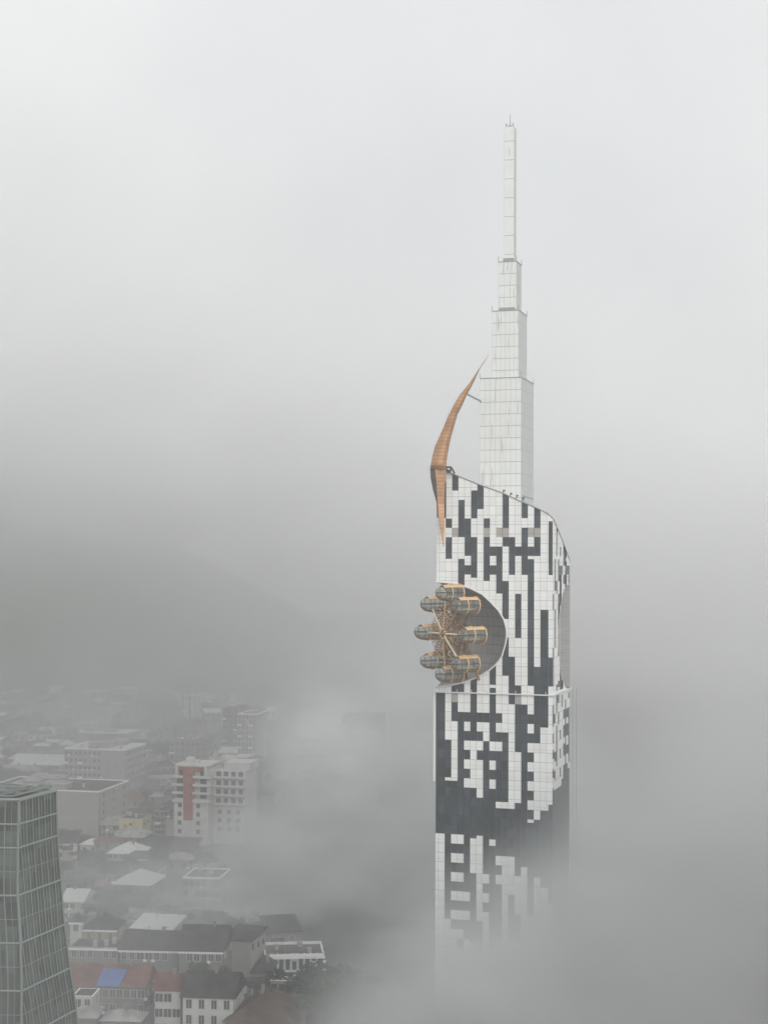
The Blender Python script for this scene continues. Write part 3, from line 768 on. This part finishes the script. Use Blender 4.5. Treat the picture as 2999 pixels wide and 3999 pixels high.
block('low_house', 'small house with pale shed roof left of the yellow building', 'house', 398, 462, 3222, 570, 9, 'pale grey', 8, 'shed', 'white tin', 2, 3, 2, rise=2)
block('low_house', 'house with a long grey roof and a row of windows, second below the yellow building', 'house', 422, 552, 3333, 515, 12, 'pale grey', 6, 'hip', 'grey', 2, 6, 2, rise=3)
block('low_house', 'white-walled annex with two dark windows beside the long grey roof', 'house', 505, 575, 3352, 503, 8, 'white', 6, 'shed', 'dark', 1, 3, 2, 1.3, 1.3, rise=.8)
block('vaulted_hall', 'long white building with a pale low roof in the middle of the old houses', 'building', 478, 612, 3393, 495, 9, 'white', 14, 'shed', 'pale grey', 1, 6, 2, 1.0, 1.2, rise=1)
block('low_house', 'dark house with a broad grey hip roof below the vaulted white building', 'house', 440, 590, 3452, 465, 14, 'dark grey', 10, 'hip', 'grey', 1, 5, 2, rise=3.2)
block('low_house', 'house with tin canopy and white window frames right of the glass tower', 'house', 245, 330, 3520, 440, 12, 'pale green', 6, 'gable', 'grey', 2, 3, 2, frame=True)
block('low_house', 'house with a mossy green roof between the glass tower and the garden trees', 'house', 235, 330, 3440, 470, 13, 'grey', 6, 'hip', 'green', 1, 4, 2, rise=3)
block('balcony_house', 'narrow dark building with stacked white balcony rails left of the red striped building', 'building', 606, 655, 3170, 575, 12, 'dark grey', 8, 'flat', 'dark', 4, 2, 2, 2.2, 1.6, frame=True)
block('low_house', 'dark roofed house with two white roof sheets beside the big apartment block', 'house', 580, 656, 3040, 690, 18, 'dark grey', 10, 'shed', 'white tin', 1, 3, 2, rise=.8)
block('low_house', 'pale wall of a small annex at the foot of the red striped building', 'house', 648, 682, 3205, 565, 8, 'cream', 8, 'flat', 'pale grey', 2, 1, 1, windows=False)
# old quarter in the foreground
block('old_mansion', 'left old house front with white window surrounds, below the ochre upper storey', 'historic building', 276, 470, 3700, 378, 8, 'grey', 4, 'flat', 'dark', 1, 6, 1, 1.2, 2.3, frame=True, cornice=True, parapet=.3)
block('old_mansion', 'middle old house front with dark roof, between the ochre storey and the ornate front', 'historic building', 470, 700, 3708, 376, 14, 'grey', 4, 'gable', 'dark', 1, 7, 2, 1.2, 2.3, rise=3.2, frame=True, cornice=True)
block('old_mansion', 'ornate old house front right of the long cornice, with arched windows and dark roof', 'historic building', 700, 874, 3713, 370, 16, 'grey', 4, 'gable', 'dark', 1, 6, 2, 1.2, 2.3, rise=4.5, frame=True, cornice=True)
block('ochre_wing', 'ochre upper storey with three white framed windows above the old house front', 'historic building', 328, 461, 3628, 388, 9, 'ochre', 4, 'hip', 'dark', 1, 3, 1, .9, 1.6, rise=3, frame=True, cornice=True)
e, W, H = block('corner_turret', 'white corner turret with a pale cupola beside the ochre wing', 'historic building', 276, 327, 3600, 387, 3.4, 'white', 4, 'hip', 'pale grey', 1, 1, 1, 1.1, 2.6, rise=1.8, frame=True, cornice=True)
block('firewall_house', 'tall pale windowless gable wall rising at the right end of the ornate old houses', 'historic building', 874, 984, 3668, 384, 9, 'pale grey', 20, 'shed', 'dark', 1, 0, 3, 1.0, 1.4, rise=1.6)
block('terrace_villa', 'white villa with tall windows and roof balustrade near the trees', 'villa', 1035, 1269, 3738, 385, 12, 'white', -6, 'flat', 'pale grey', 2, 9, 2, 1.0, 2.0, parapet=.7, cornice=True)
e, W, H = block('terrace_house', 'low house topped by a terrace with a white balustrade in front of the white villa', 'house', 1057, 1150, 3830, 358, 8, 'pale grey', 6, 'flat', 'dark', 1, 3, 2, 1.4, 1.6, parapet=.1)
bl = MB()
for a, b in (((0, 0), (W, 0)), ((W, 0), (W, 8))):
    for zz in (H + .15, H + 1.05): bl.tube([(a[0], a[1], zz), (b[0], b[1], zz)], .1, 4)
    for i in range(10):
        x = a[0] + (b[0] - a[0]) * i / 9; y = a[1] + (b[1] - a[1]) * i / 9; bl.tube([(x, y, H + .1), (x, y, H + 1.1)], .08, 4)
bl.build('balustrade', M_dark, e)
th_, thW, thH = block('townhouse', 'grey townhouse with a rust red roof behind the blue tarpaulin', 'townhouse', 372, 575, 3852, 345, 11, 'grey', 4, 'gable', 'rust red', 2, 7, 2, 1.1, 1.7, rise=3.6, frame=True)
block('townhouse', 'red roofed house next to the foot of the glass tower', 'townhouse', 262, 368, 3850, 347, 11, 'grey', 4, 'gable', 'rust red', 2, 4, 2, 1.1, 1.6, rise=3.8, frame=True)
block('annex_house', 'little white house with one window in front of the red roof by the glass tower', 'house', 285, 372, 3890, 332, 6, 'white', 4, 'flat', 'dark', 2, 2, 1, 1.1, 1.7, frame=True, parapet=.1)
block('annex_house', 'bottom-edge shed with a pale tin roof below the little white house', 'shed', 300, 385, 3975, 322, 5, 'grey', 4, 'shed', 'white tin', 0, 0, 0, rise=.8)
block('annex_house', 'bottom-edge shed with a wide pale tin roof below the grey townhouse', 'shed', 400, 555, 3985, 321, 6, 'grey', 4, 'hip', 'white tin', 0, 0, 0, rise=1.6)
block('townhouse', 'white townhouse with boxy balconies at the bottom, left half of the white pair', 'townhouse', 606, 715, 3868, 330, 10, 'white', 4, 'gable', 'rust red', 3, 3, 1, 1.6, 1.7, rise=2.5, frame=True)
block('townhouse', 'white townhouse with dark framed windows at the bottom, right half of the white pair', 'townhouse', 715, 918, 3893, 326, 12, 'white', 6, 'gable', 'dark', 3, 4, 2, 1.1, 1.8, rise=4, frame=True)
block('dark_roof_house', 'broad dark hip roof at the bottom edge right of the white townhouses', 'house', 880, 1160, 3990, 322, 16, 'grey', 10, 'hip', 'brown', 1, 6, 2, rise=5)
block('low_house', 'house with a dark brown roof tucked between the mansion and the white villa', 'house', 985, 1060, 3800, 370, 10, 'dark grey', 4, 'hip', 'dark', 1, 3, 1, rise=2.4)
# faint shapes in the fog
block('apartment_tower', 'very faint pale tower block at the left edge below the hill', 'apartment block', 10, 75, 2700, 1120, 16, 'pale grey', 12, 'flat', 'grey', 7, 4, 3, 1.4, 1.8)
block('apartment_tower', 'very faint grey tower block under the hill, right of the pale one', 'apartment block', 150, 215, 2725, 1110, 16, 'grey', 12, 'flat', 'grey', 6, 4, 3, 1.4, 1.8)
block('apartment_tower', 'very faint twin-bayed block above the big five-storey apartment block', 'apartment block', 445, 520, 2690, 1100, 16, 'pale grey', 12, 'flat', 'grey', 7, 4, 3, 1.4, 1.8)
block('apartment_block', 'green-roofed faint block behind the stepped tower in the fog', 'apartment block', 790, 868, 2755, 1000, 16, 'pale green', 12, 'hip', 'green', 4, 5, 3, 1.4, 1.8)
block('apartment_tower', 'ghostly tall block deep in the fog between the town and the skyscraper', 'apartment block', 1335, 1475, 2800, 640, 18, 'grey', 10, 'flat', 'pale grey', 10, 7, 4, 1.4, 1.8)
block('apartment_tower', 'ghostly pale block in the thick fog right of the red striped building', 'apartment block', 1170, 1290, 2880, 640, 18, 'pale grey', 10, 'flat', 'white tin', 8, 6, 4, 1.4, 1.8)
block('apartment_tower', 'ghostly low block in the fog below the red striped building', 'apartment block', 715, 860, 3430, 455, 14, 'pale grey', 8, 'flat', 'pale grey', 3, 6, 3, 1.3, 1.6)
# blue tarpaulin lying over the roof slope
tp_ = MB()
def slope(x, y): 
    z = thH + 3.6 * (y + .6) / 6.1 + .12; return th_.matrix_basis @ Vector((x, y, z))
def _mb(o): return Matrix.Translation(o.location) @ o.rotation_euler.to_matrix().to_4x4()
TM = _mb(th_)
def slope(x, y, d): return TM @ Vector((x, y, thH + 3.6 * (y + .6) / 6.1 + d))
q4 = [(.3, -.5), (5.6, -.6), (6.4, 3.9), (.9, 4.1)]
tp_.hexa([slope(a, b, .1) for a, b in q4], [slope(a, b, .2) for a, b in q4])
tag(tp_.build('tarpaulin', mat('blue_tarp', (.05, .11, .32), .5, noise=.2, nscale=.6)), 'bright blue tarpaulin spread over a red roof', 'tarpaulin')

# --- building with the red stripe
P = at(682, 2985, 560); Wt = 13.2; Ht = P.z
e = empty('striped_building', (P.x, P.y, 0), -R(12), 'white apartment building with a brick red vertical stripe and stacked balconies', 'apartment block')
m = wm('white')
MB().box(0, Wt, 1.6, 14, 0, Ht - 1).box(0, Wt, 0, 1.6, 0, Ht - 12.2).build('wall', m, e)
MB().box(3.6, 7.2, -.15, 1.6, Ht - 20, Ht - .6).box(1.3, 11.9, -.1, 1.6, Ht - 1.9, Ht - .6).build('red_stripe', mat('brick_red', (.25, .075, .05), .8, noise=.15), e)
MB().box(.6, 13.2, -.3, 14, Ht - .6, Ht + .1).box(.4, 1.4, -.3, 1.4, Ht - 4.5, Ht - .6).box(11.4, 12.4, -.3, 1.4, Ht - 4.5, Ht - .6).build('roof_frame', m, e)
MB().box(3, 5, 4, 8, Ht + .1, Ht + 2).box(7, 8.2, 3, 5, Ht + .1, Ht + 1.5).build('roof_hut', m, e)
for f in range(4):
    z = Ht - 4.9 - f * 2.9 + .4
    for (a, b) in ((-.5, 3.5), (7.3, Wt + .4)):
        o = MB().box(a, b, -.9, 1.59, z - .2, z).box(a, b, -.9, -.78, z, z + .75).build('balcony', m, e)
        window(e, (a + b) / 2 + .1, 1.597, z + .3, 2.4, 1.9)
for f in range(4):
    z = Ht - 15.4 - f * 3.1
    for x in (2.2, 9.2): window(e, x, -.003, z, 1.4, 1.5)
for k in range(3): window(e, 6.2, -.155, Ht - 4.3 - k * 3.3, .7, .7)
# its side wing, stepped back to the right
MB().box(Wt + .01, Wt + 12, 5, 20, 0, Ht - 2.4).build('wing_wall', m, e)
for f in range(4):
    z = Ht - 4.8 - f * 3.2
    MB().box(Wt + .5, Wt + 12.6, 3.4, 4.99, z - .2, z).box(Wt + .5, Wt + 12.6, 3.4, 3.5, z, z + .6).build('balcony', m, e)
    for i in range(4): window(e, Wt + 2 + i * 2.8, 4.995, z + .2, 1.7, 1.9)
for f in range(3):
    for i in range(3): window(e, Wt + 2.5 + i * 3.5, 4.995, Ht - 18 - f * 3.1, 1.4, 1.5)
MB().box(Wt + 3, Wt + 13, 8, 19, Ht - 2.4, Ht + .3).build('penthouse', m, e)

# --- infill: rows of low old houses between the named ones
random.seed(11)
FOOT.append((-78, 560, 30, 22))
ORD = ['first', 'second', 'third', 'fourth', 'fifth', 'sixth', 'seventh', 'eighth', 'ninth', 'tenth', 'eleventh', 'twelfth', 'thirteenth', 'fourteenth', 'fifteenth', 'sixteenth', 'seventeenth', 'eighteenth', 'nineteenth']
random.seed(11)
TREES = []
rows_ = [(1130, -80, 1000, 'farthest row under the hill'), (1090, -60, 1000, 'second farthest row'), (1045, -100, 1050, 'third farthest row'), (1000, -60, 1050, 'row behind the pale green block'), (925, -60, 860, 'row beside the framed window bays'),
         (890, -60, 700, 'row behind the long pale building'), (850, -40, 300, 'row left of the long pale building'), (826, -60, 860, 'row before the long pale building'), (795, -40, 860, 'row behind the long hall'), (768, -40, 1000, 'row level with the framed grey block'), (745, 255, 1000, 'row before the framed grey block'), (722, -40, 1080, 'row behind the big block'), (706, 490, 1060, 'second row behind the striped building'), (672, 585, 760, 'row beside the white roof sheets'),
         (655, 560, 1080, 'row right of the big block'), (638, 380, 700, 'row below the big block'), (620, 390, 690, 'second row below the big block'), (602, 400, 660, 'row above the yellow building'), (584, 560, 610, 'row level with the yellow building'),
         (530, 220, 420, 'row left of the tin roofs'), (528, 560, 760, 'row right of the tin roofs'), (508, 590, 840, 'row behind the vaulted building'), (487, 230, 470, 'row left of the vaulted building'), (485, 625, 860, 'row right of the vaulted building'), (466, 600, 900, 'row right of the dark hip roof'),
         (446, 470, 900, 'row below the dark hip roof'), (430, 280, 1000, 'third row behind the mansions'), (412, 260, 1060, 'second row behind the mansions'), (396, 470, 1160, 'row directly behind the mansions'), (356, 300, 870, 'row between mansions and townhouses'), (345, 585, 1040, 'row touching the white townhouses')]
for (Y, xa, xb, rname) in rows_:
    x = (xa - CX) / FPX * Y; x1_ = (xb - CX) / FPX * Y; n = 0
    while x < x1_ and n < 19:
        W = random.uniform(5.5, 11); d = random.uniform(6, 10)
        Hh_ = random.choice([3.5, 4.5, 5.5, 7]) + (random.choice([0, 0, 5]) if Y > 850 else 0)
        if Y < 480: Hh_ = random.choice([3.5, 4.2, 5])
        wl_ = random.choice(['grey', 'grey', 'pale grey', 'white', 'dark grey', 'dark grey', 'cream'])
        rc = random.choice(['dark', 'dark', 'dark', 'brown', 'grey', 'grey', 'pale grey', 'white tin', 'rust red'] if Y < 800 else ['dark', 'grey', 'pale grey', 'dark'])
        rt = random.choice(['hip', 'gable', 'hip', 'shed', 'flat']); yy = Y + random.uniform(-4, 4); yw = random.choice([random.uniform(2, 16), random.uniform(-20, 25)])
        if random.random() < .16:
            TREES.append((CX + (x + 3) / yy * FPX, CY + 200 + (EYE - random.uniform(7, 10)) / yy * FPX, yy, random.uniform(2.5, 4.5), 'tree near the %s house from left, %s' % (ORD[n], rname), random.choice([0, 1, 2]))); x += 5; n += 1; continue
        if not any(x < fx + fw + 1.5 and x + W > fx - 1.5 and yy < fy + fd + 1 and yy + d > fy - 3 for fx, fy, fw, fd in FOOT):
            px = CX + x / yy * FPX; px2 = CX + (x + W) / yy * FPX
            block('old_house', '%s house, %s roof, %s from left, %s' % (wl_, rc, ORD[n], rname), 'house', px, px2, 3000, yy, d, wl_, yw, rt, rc, 1 + (Hh_ > 5), max(2, int(W / 3)), 2 if Y < 700 else 0, 1.1, 1.4, rise=random.uniform(1.2, 2.6), group='old houses of the town', zmax=Hh_, frame=(Y < 430), clutter=1 if rt == 'flat' else 0)
            n += 1
        x += W + random.choice([.3, .5, 1.5])

# --- foreground glass tower
M_gt = lines_mat('green_glass', (.07, .082, .074), (.06, .07, .068), [('Z', 1.1, 3.05, .5, .45), ('Z', 0, 3.05, .12, .6)],   .3, .22, vary=.35, cell=(1.5, 3.05, 0, 0, .9))
M_mull = mat('pale_mullion', (.22, .255, .24), .5, .2)
gt = empty('glass_tower', (-47, 200, 0), 0, 'dark green glass tower with pale mullions flaring towards its base at the left edge', 'office tower')
DC, SR = 200.0, Vector((.322, .947, 0))
yk = [3127, 3304, 3478, 3660, 3843, 3999, 4400]
cxk = [75, 71, 69, 80, 86, 84, 82]; rxk = [219, 223, 235, 248, 268, 289, 330]
Cz, Pc, Pr = [], [], []
for y, c, r_ in zip(yk, cxk, rxk):
    p = at(c, y, DC)
    d = ray(r_, y); d = d / d.y
    L_ = (p.x - d.x * p.y) / (d.x * SR.y - SR.x)
    Pc.append(p); q = p + SR * L_; q.z = p.z; Pr.append(q)
Pb = [Vector((q.x - 14, q.y + 6, q.z)) for q in Pr]; Pl = [p + Vector((-26, 1.0, 0)) for p in Pc]; Plb = [p + Vector((-30, 14, 0)) for p in Pc]
base = Vector((-47, 200, 0))
rg_ = [[v - base for v in (l, c, r_, b, lb_)] for l, c, r_, b, lb_ in zip(Pl, Pc, Pr, Pb, Plb)][::-1]
MB().loft(rg_, True).build('glass_skin', M_gt, gt)
def lerp(a, b, t): return a + (b - a) * t
def edge_at(tab, z):
    for a, b in zip(tab, tab[1:]):
        if z <= a.z and z >= b.z: return lerp(a, b, (a.z - z) / (a.z - b.z))
    return tab[-1]
zt_, zb__ = Pc[0].z, Pc[-1].z
outs = [Vector((-.03, -1, 0)), Vector((.947, -.322, 0))]
for face, (ta, tb) in enumerate(((Pl, Pc), (Pc, Pr))):
    # vertical mullions; new ones start where the face gets wider
    step = .75 if face == 1 else .8
    def wdt(z): return (edge_at(tb, z) - edge_at(ta, z)).length
    nmax = int(wdt(zb__) / step) if face == 1 else 30
    for i in range(nmax + 1):
        pts = []
        for k in range(25):
            z = zt_ - (zt_ - zb__) * k / 24
            a, b = edge_at(ta, z), edge_at(tb, z); wz = wdt(z)
            if face == 1:
                t = 1 - i * step / wz if wz else 1
                if i == nmax: t = 0
                if t < -.001: continue
            else: t = i / nmax
            p = lerp(a, b, max(t, 0)) + outs[face] * .06; pts.append(p - base)
        if len(pts) > 1: MB().tube(pts, .15 if i in (0, nmax) else (.085 if i % 2 == 0 else .035), 4).build('mullion', M_mull, gt)
    k = 0; z = zt_
    while z > zb__:
        a, b = edge_at(ta, z), edge_at(tb, z)
        MB().tube([a - base + outs[face] * .08, b - base + outs[face] * .08], .15 if k % 2 == 0 or k < 2 else .05, 4).build('floor_band', M_mull, gt)
        z -= 3.05 if k else 3.05; k += 1
rim = [v - base for v in (Pl[0], Pc[0], Pr[0], Pb[0], Plb[0], Pl[0])]
MB().tube([v + Vector((0, 0, .1)) for v in rim], .28, 5).build('roof_rim', M_mull, gt)
cen = sum(rim[:5], Vector()) / 5
ins = [v + (cen - v) * .12 + Vector((0, 0, .35)) for v in rim[:5]]
dk_ = MB(); dk_.poly(ins); dk_.build('roof_deck', mat('glass_tower_roof', (.16, .18, .17), .8, noise=.3, nscale=.4), gt)
rnd = random.Random(4)
for i in range(12):
    a = rnd.uniform(-16, -1); b = rnd.uniform(2.0, 8.5); s_ = rnd.uniform(.5, 1.4); MB().box(a, a + s_ * 1.5, b, b + s_, cen.z + .5, cen.z + .5 + rnd.uniform(.15, .5)).build('roof_unit', wm('dark grey'), gt)
pt = MB()
for i in range(3): pt.tube([v + (cen - v) * (.06 + .1 * i) + Vector((0, 0, .5 + .15 * i)) for v in rim], .07, 4)
pt.build('roof_pipes', M_mull, gt)

# --- trees
M_leaf = mat('leaves', (.050, .075, .045), .8, noise=.5, nscale=.5)
M_leaf2 = mat('dark_leaves', (.035, .052, .038), .8, noise=.5, nscale=.5)
M_bark = mat('bark', (.09, .07, .055), .9)
def crown_mesh(seed, m):
    rnd = random.Random(seed); mb = MB(); cl = [(Vector((rnd.gauss(0, .42), rnd.gauss(0, .42), rnd.uniform(-.55, .65))), rnd.uniform(.25, .45)) for _ in range(16)]
    for c, r_ in cl:
        for _ in range(260):
            d = Vector((rnd.gauss(0, 1), rnd.gauss(0, 1), rnd.gauss(0, 1))).normalized() * r_ * rnd.uniform(.6, 1.05)
            p = c + d; s_ = rnd.uniform(.03, .065)
            u = Vector((rnd.gauss(0, 1), rnd.gauss(0, 1), rnd.gauss(0, 1))).normalized(); v = u.cross(Vector((rnd.gauss(0, 1), rnd.gauss(0, 1), rnd.gauss(0, 1)))).normalized()
            mb.poly([p - u * s_, p + v * s_, p + u * s_, p - v * s_])
    o = mb.build('crown', m); me = o.data; bpy.data.objects.remove(o); return me
crowns = [crown_mesh(1, M_leaf), crown_mesh(2, M_leaf2), crown_mesh(3, M_leaf)]
tk = MB(); tk.tube([(0, 0, 0), (.1, 0, 2), (0, .1, 4.6)], [.35, .25, .12], 6)
for a in range(4): tk.tube([(0.05, 0, 2.6), (math.cos(a * 1.6) * 1.4, math.sin(a * 1.6) * 1.4, 4.6)], [.14, .05], 5)
_o = tk.build('trunk', M_bark); trunk_me = _o.data; bpy.data.objects.remove(_o)
def tree(px, py_top, Y, rad, label, k=0, name='broadleaf_tree'):
    p = at(px, py_top, Y); h_ = max(5, p.z)
    t = empty(name, (p.x, p.y, 0), px % 6, label, 'tree', 'trees among the houses')
    c = bpy.data.objects.new('crown', crowns[k]); COL.objects.link(c); c.parent = t; c.scale = (rad, rad, h_ * .36); c.location = (0, 0, h_ * .66)
    b = bpy.data.objects.new('trunk', trunk_me); COL.objects.link(b); b.parent = t; b.scale = (h_ / 9,) * 3
    return t
T_ = [(1215, 3800, 345, 6.5, 'round tree at the left of the grove right of the terrace house', 1), (1290, 3750, 352, 8, 'tallest tree of the grove right of the terrace house', 1), (1370, 3810, 345, 7.5, 'tree in the middle of the foggy grove at the bottom', 0),
      (1440, 3860, 335, 7, 'tree at the right of the foggy grove at the bottom', 2), (1250, 3900, 330, 5, 'low front tree of the bottom grove', 0), (1180, 3880, 340, 4, 'bushy tree at the corner of the dark hip roof', 1),
      (345, 3460, 455, 6, 'dark garden tree right of the mossy roof', 1), (400, 3470, 452, 6.5, 'big dark garden tree below the vaulted building', 1), (445, 3500, 445, 5, 'smaller garden tree next to the big dark one', 0), (375, 3530, 432, 5, 'front garden tree above the ochre wing', 1),
      (260, 3290, 560, 6, 'green tree by the upper right edge of the glass tower', 0), (310, 3310, 548, 6, 'leafy tree between the glass tower and the tin roofs', 2), (350, 3345, 520, 5.5, 'tree in front of the tin roofed houses', 0), (280, 3380, 500, 5, 'tree above the mossy roof', 2),
      (600, 2700, 1000, 11, 'far dark tree left of the pale green block', 1), (650, 2705, 1000, 10, 'far dark tree touching the pale green block', 1), (780, 2735, 980, 9, 'far tree right of the pale green block', 1), (830, 2755, 960, 9, 'far tree left of the stepped block', 1),
      (40, 2640, 1100, 14, 'far tree mass at the left edge under the hill', 1), (110, 2690, 1080, 12, 'far tree beside the left edge', 1), (10, 2740, 1000, 12, 'dark tree at the extreme left behind the houses', 1), (540, 2880, 800, 7, 'tree between the long low building and the framed block', 1), (620, 2900, 780, 7, 'dark tree in front of the grey framed block', 1),
      (640, 3000, 700, 6, 'dark tree behind the white roof sheets', 1), (20, 3000, 700, 8, 'dark tree above the glass tower roof', 1), (90, 3010, 700, 7, 'dark shrubby tree in front of the long hall', 1), (1000, 3830, 362, 4, 'small tree left of the terrace house', 1)]
for a in T_ + TREES: tree(*a[:4], a[4], a[5])
# --- foggy quay on the lower right
qa, qb, qc = at(2340, 3880, 365), at(2500, 3925, 352), at(2680, 3999, 335)
qy = MB(); qy.hexa([(qa.x, qa.y, 0), (qc.x, qc.y, 0), (qc.x + 3, qc.y + 6, 0), (qa.x + 1, qa.y + 6, 0)], [(qa.x, qa.y, 1.3), (qc.x, qc.y, 1.3), (qc.x + 3, qc.y + 6, 1.3), (qa.x + 1, qa.y + 6, 1.3)])
tag(qy.build('quay_wall', mat('quay_concrete', (.55, .55, .53), .8)), 'pale quay edge faintly seen through the fog at lower right', 'quay wall')


# ------------------------------------------------------------------ ground and hills
M_ground = mat('ground', (.065, .07, .065), .9, noise=.35, nscale=.02)
gm = MB(); gm.poly([(-1450, -250, 0), (1450, -250, 0), (1450, 3100, 0), (-1450, 3100, 0)]); g_ = gm.build('ground', M_ground); tag(g_, kind='structure')
hm_ = MB(); NX, NY = 60, 30
random.seed(3)
from mathutils import noise as mn
def hz(x, y):
    if y < 1150: return -.5
    t = min(1, (y - 1150) / 450); s_ = min(1, max(0, (-x - 130) / 300))
    return max(-.5, 165 * t * s_ * (.8 + .35 * mn.noise(Vector((x / 260, y / 260, 0)))) - .5)
ids = []
vs = []
for j in range(NY + 1):
    for i in range(NX + 1):
        x = -1440 + 1500 * i / NX; y = 1120 + 1900 * j / NY; vs.append((x, y, hz(x, y)))
hm_.v = vs
for j in range(NY):
    for i in range(NX):
        a = j * (NX + 1) + i; hm_.f.append((a, a + 1, a + NX + 2, a + NX + 1))
tag(hm_.build('hills', mat('hill_forest', (.028, .06, .03), .95, noise=.5, nscale=.03), None, True), kind='structure')

# ------------------------------------------------------------------ haze and fog banks
def vol(name, dens, col=(.97, .975, .98), noise=None, amp=1.0, aniso=.0):
    m = bpy.data.materials.new(name); m.use_nodes = True; nt = m.node_tree; N = nt.nodes; L = nt.links; N.clear()
    out = N.new('ShaderNodeOutputMaterial'); pv = N.new('ShaderNodeVolumePrincipled'); L.new(pv.outputs[0], out.inputs['Volume'])
    pv.inputs['Color'].default_value = (*col, 1); pv.inputs['Density'].default_value = dens; pv.inputs['Anisotropy'].default_value = aniso
    if noise:
        def mth(op, a, b=None, c=None):
            n = N.new('ShaderNodeMath'); n.operation = op
            for i, v in enumerate((a, b, c)):
                if v is None: continue
                if isinstance(v, (int, float)): n.inputs[i].default_value = v
                else: L.new(v, n.inputs[i])
            return n.outputs[0]
        t = N.new('ShaderNodeTexCoord')
        vl = N.new('ShaderNodeVectorMath'); vl.operation = 'LENGTH'; L.new(t.outputs['Object'], vl.inputs[0])
        fall = mth('MAXIMUM', mth('SUBTRACT', 1, mth('MULTIPLY', vl.outputs['Value'], vl.outputs['Value'])), 0)
        fall = mth('MULTIPLY', fall, fall)
        g = N.new('ShaderNodeNewGeometry'); mp = N.new('ShaderNodeMapping'); mp.inputs['Scale'].default_value = (1 / noise, 1 / noise, 1.6 / noise)
        L.new(g.outputs['Position'], mp.inputs['Vector'])
        nn = N.new('ShaderNodeTexNoise'); nn.inputs['Scale'].default_value = 1; nn.inputs['Detail'].default_value = 5; nn.inputs['Roughness'].default_value = .55
        L.new(mp.outputs[0], nn.inputs['Vector'])
        k = mth('MAXIMUM', mth('ADD', mth('MULTIPLY', mth('SUBTRACT', nn.outputs['Fac'], .48), 5.0 * amp), 1.0), .03)
        L.new(mth('MULTIPLY', mth('MULTIPLY', fall, k), dens), pv.inputs['Density'])
    return m
hb = MB().box(-1460, 1460, -260, 3120, -1, 228); h = hb.build('haze', vol('haze_air', .00042, (.95, .955, .96))); tag(h, kind='stuff')
def bank(name, c, r, dens, nscale, amp=1.0, col=(.97, .975, .98)):
    me = bpy.data.meshes.new(name); bm = bmesh.new(); bmesh.ops.create_icosphere(bm, subdivisions=3, radius=1.0); bm.to_mesh(me); bm.free()
    me.materials.append(vol(name + '_air', dens, noise=nscale, amp=amp, col=col))
    o = bpy.data.objects.new(name, me); COL.objects.link(o); o.location = c; o.scale = r; tag(o, kind='stuff'); return o
LO = (.81, .82, .825); LT = (.66, .675, .68)  # greyer tints of the same fog, dimmer light put into its colour
bank('fog_bank', (105, 285, 0), (130, 75, 76), .08, 35, .8, LO)
bank('fog_bank', (112, 275, 30), (98, 70, 82), .07, 35, .8, LO)
bank('fog_bank', (40, 285, -10), (72, 60, 66), .13, 26, 1.0, LO)
bank('fog_bank', (400, 640, -10), (520, 380, 150), .0045, 150, .4)
bank('fog_bank', (14, 570, 0), (92, 170, 92), .017, 30, 1.5, (.80, .81, .82))
bank('fog_bank', (-26, 450, 0), (66, 75, 34), .026, 22, 1.6, (.76, .77, .78))
bank('fog_bank', (350, 1450, 60), (760, 700, 200), .006, 220, .5)
bank('fog_bank', (-250, 1150, 185), (560, 400, 140), .0075, 90, 1.8, (.95, .955, .96))
bank('fog_bank', (-130, 960, 0), (220, 130, 70), .006, 40, 2.0, LT)
bank('fog_bank', (-330, 640, 215), (420, 480, 90), .0025, 130, 1.0)
bank('fog_bank', (-190, 720, 70), (300, 420, 88), .0022, 90, 1.0, (.5, .51, .51))  # absorbing grey veil, added to dim the light over the town
bank('fog_bank', (-100, 620, 10), (170, 360, 70), .0016, 60, 1.2, LT)
bank('fog_bank', (-60, 330, 0), (75, 110, 52), .0045, 40, 1.0, LT)
bank('fog_bank', (-55, 120, 60), (55, 70, 60), .0035, 60, .5, LO)
bank('fog_wisp', (-18, 480, 44), (24, 40, 28), .017, 12, 2.0, (.92, .925, .93))
bank('fog_wisp', (-40, 520, 8), (24, 40, 22), .018, 12, 2.0, LO)
bank('fog_wisp', (84, 300, 48), (44, 34, 22), .02, 12, 2.0, LO)
bank('fog_wisp', (-74, 430, 14), (20, 30, 14), .014, 9, 2.2, LT)
bank('fog_wisp', (-44, 400, 12), (20, 26, 14), .018, 9, 2.2, LT)
bank('fog_wisp', (-140, 700, 26), (46, 60, 26), .004, 15, 2.2, LT)
bank('fog_wisp', (-170, 980, 50), (70, 60, 40), .005, 24, 2.0, LT)
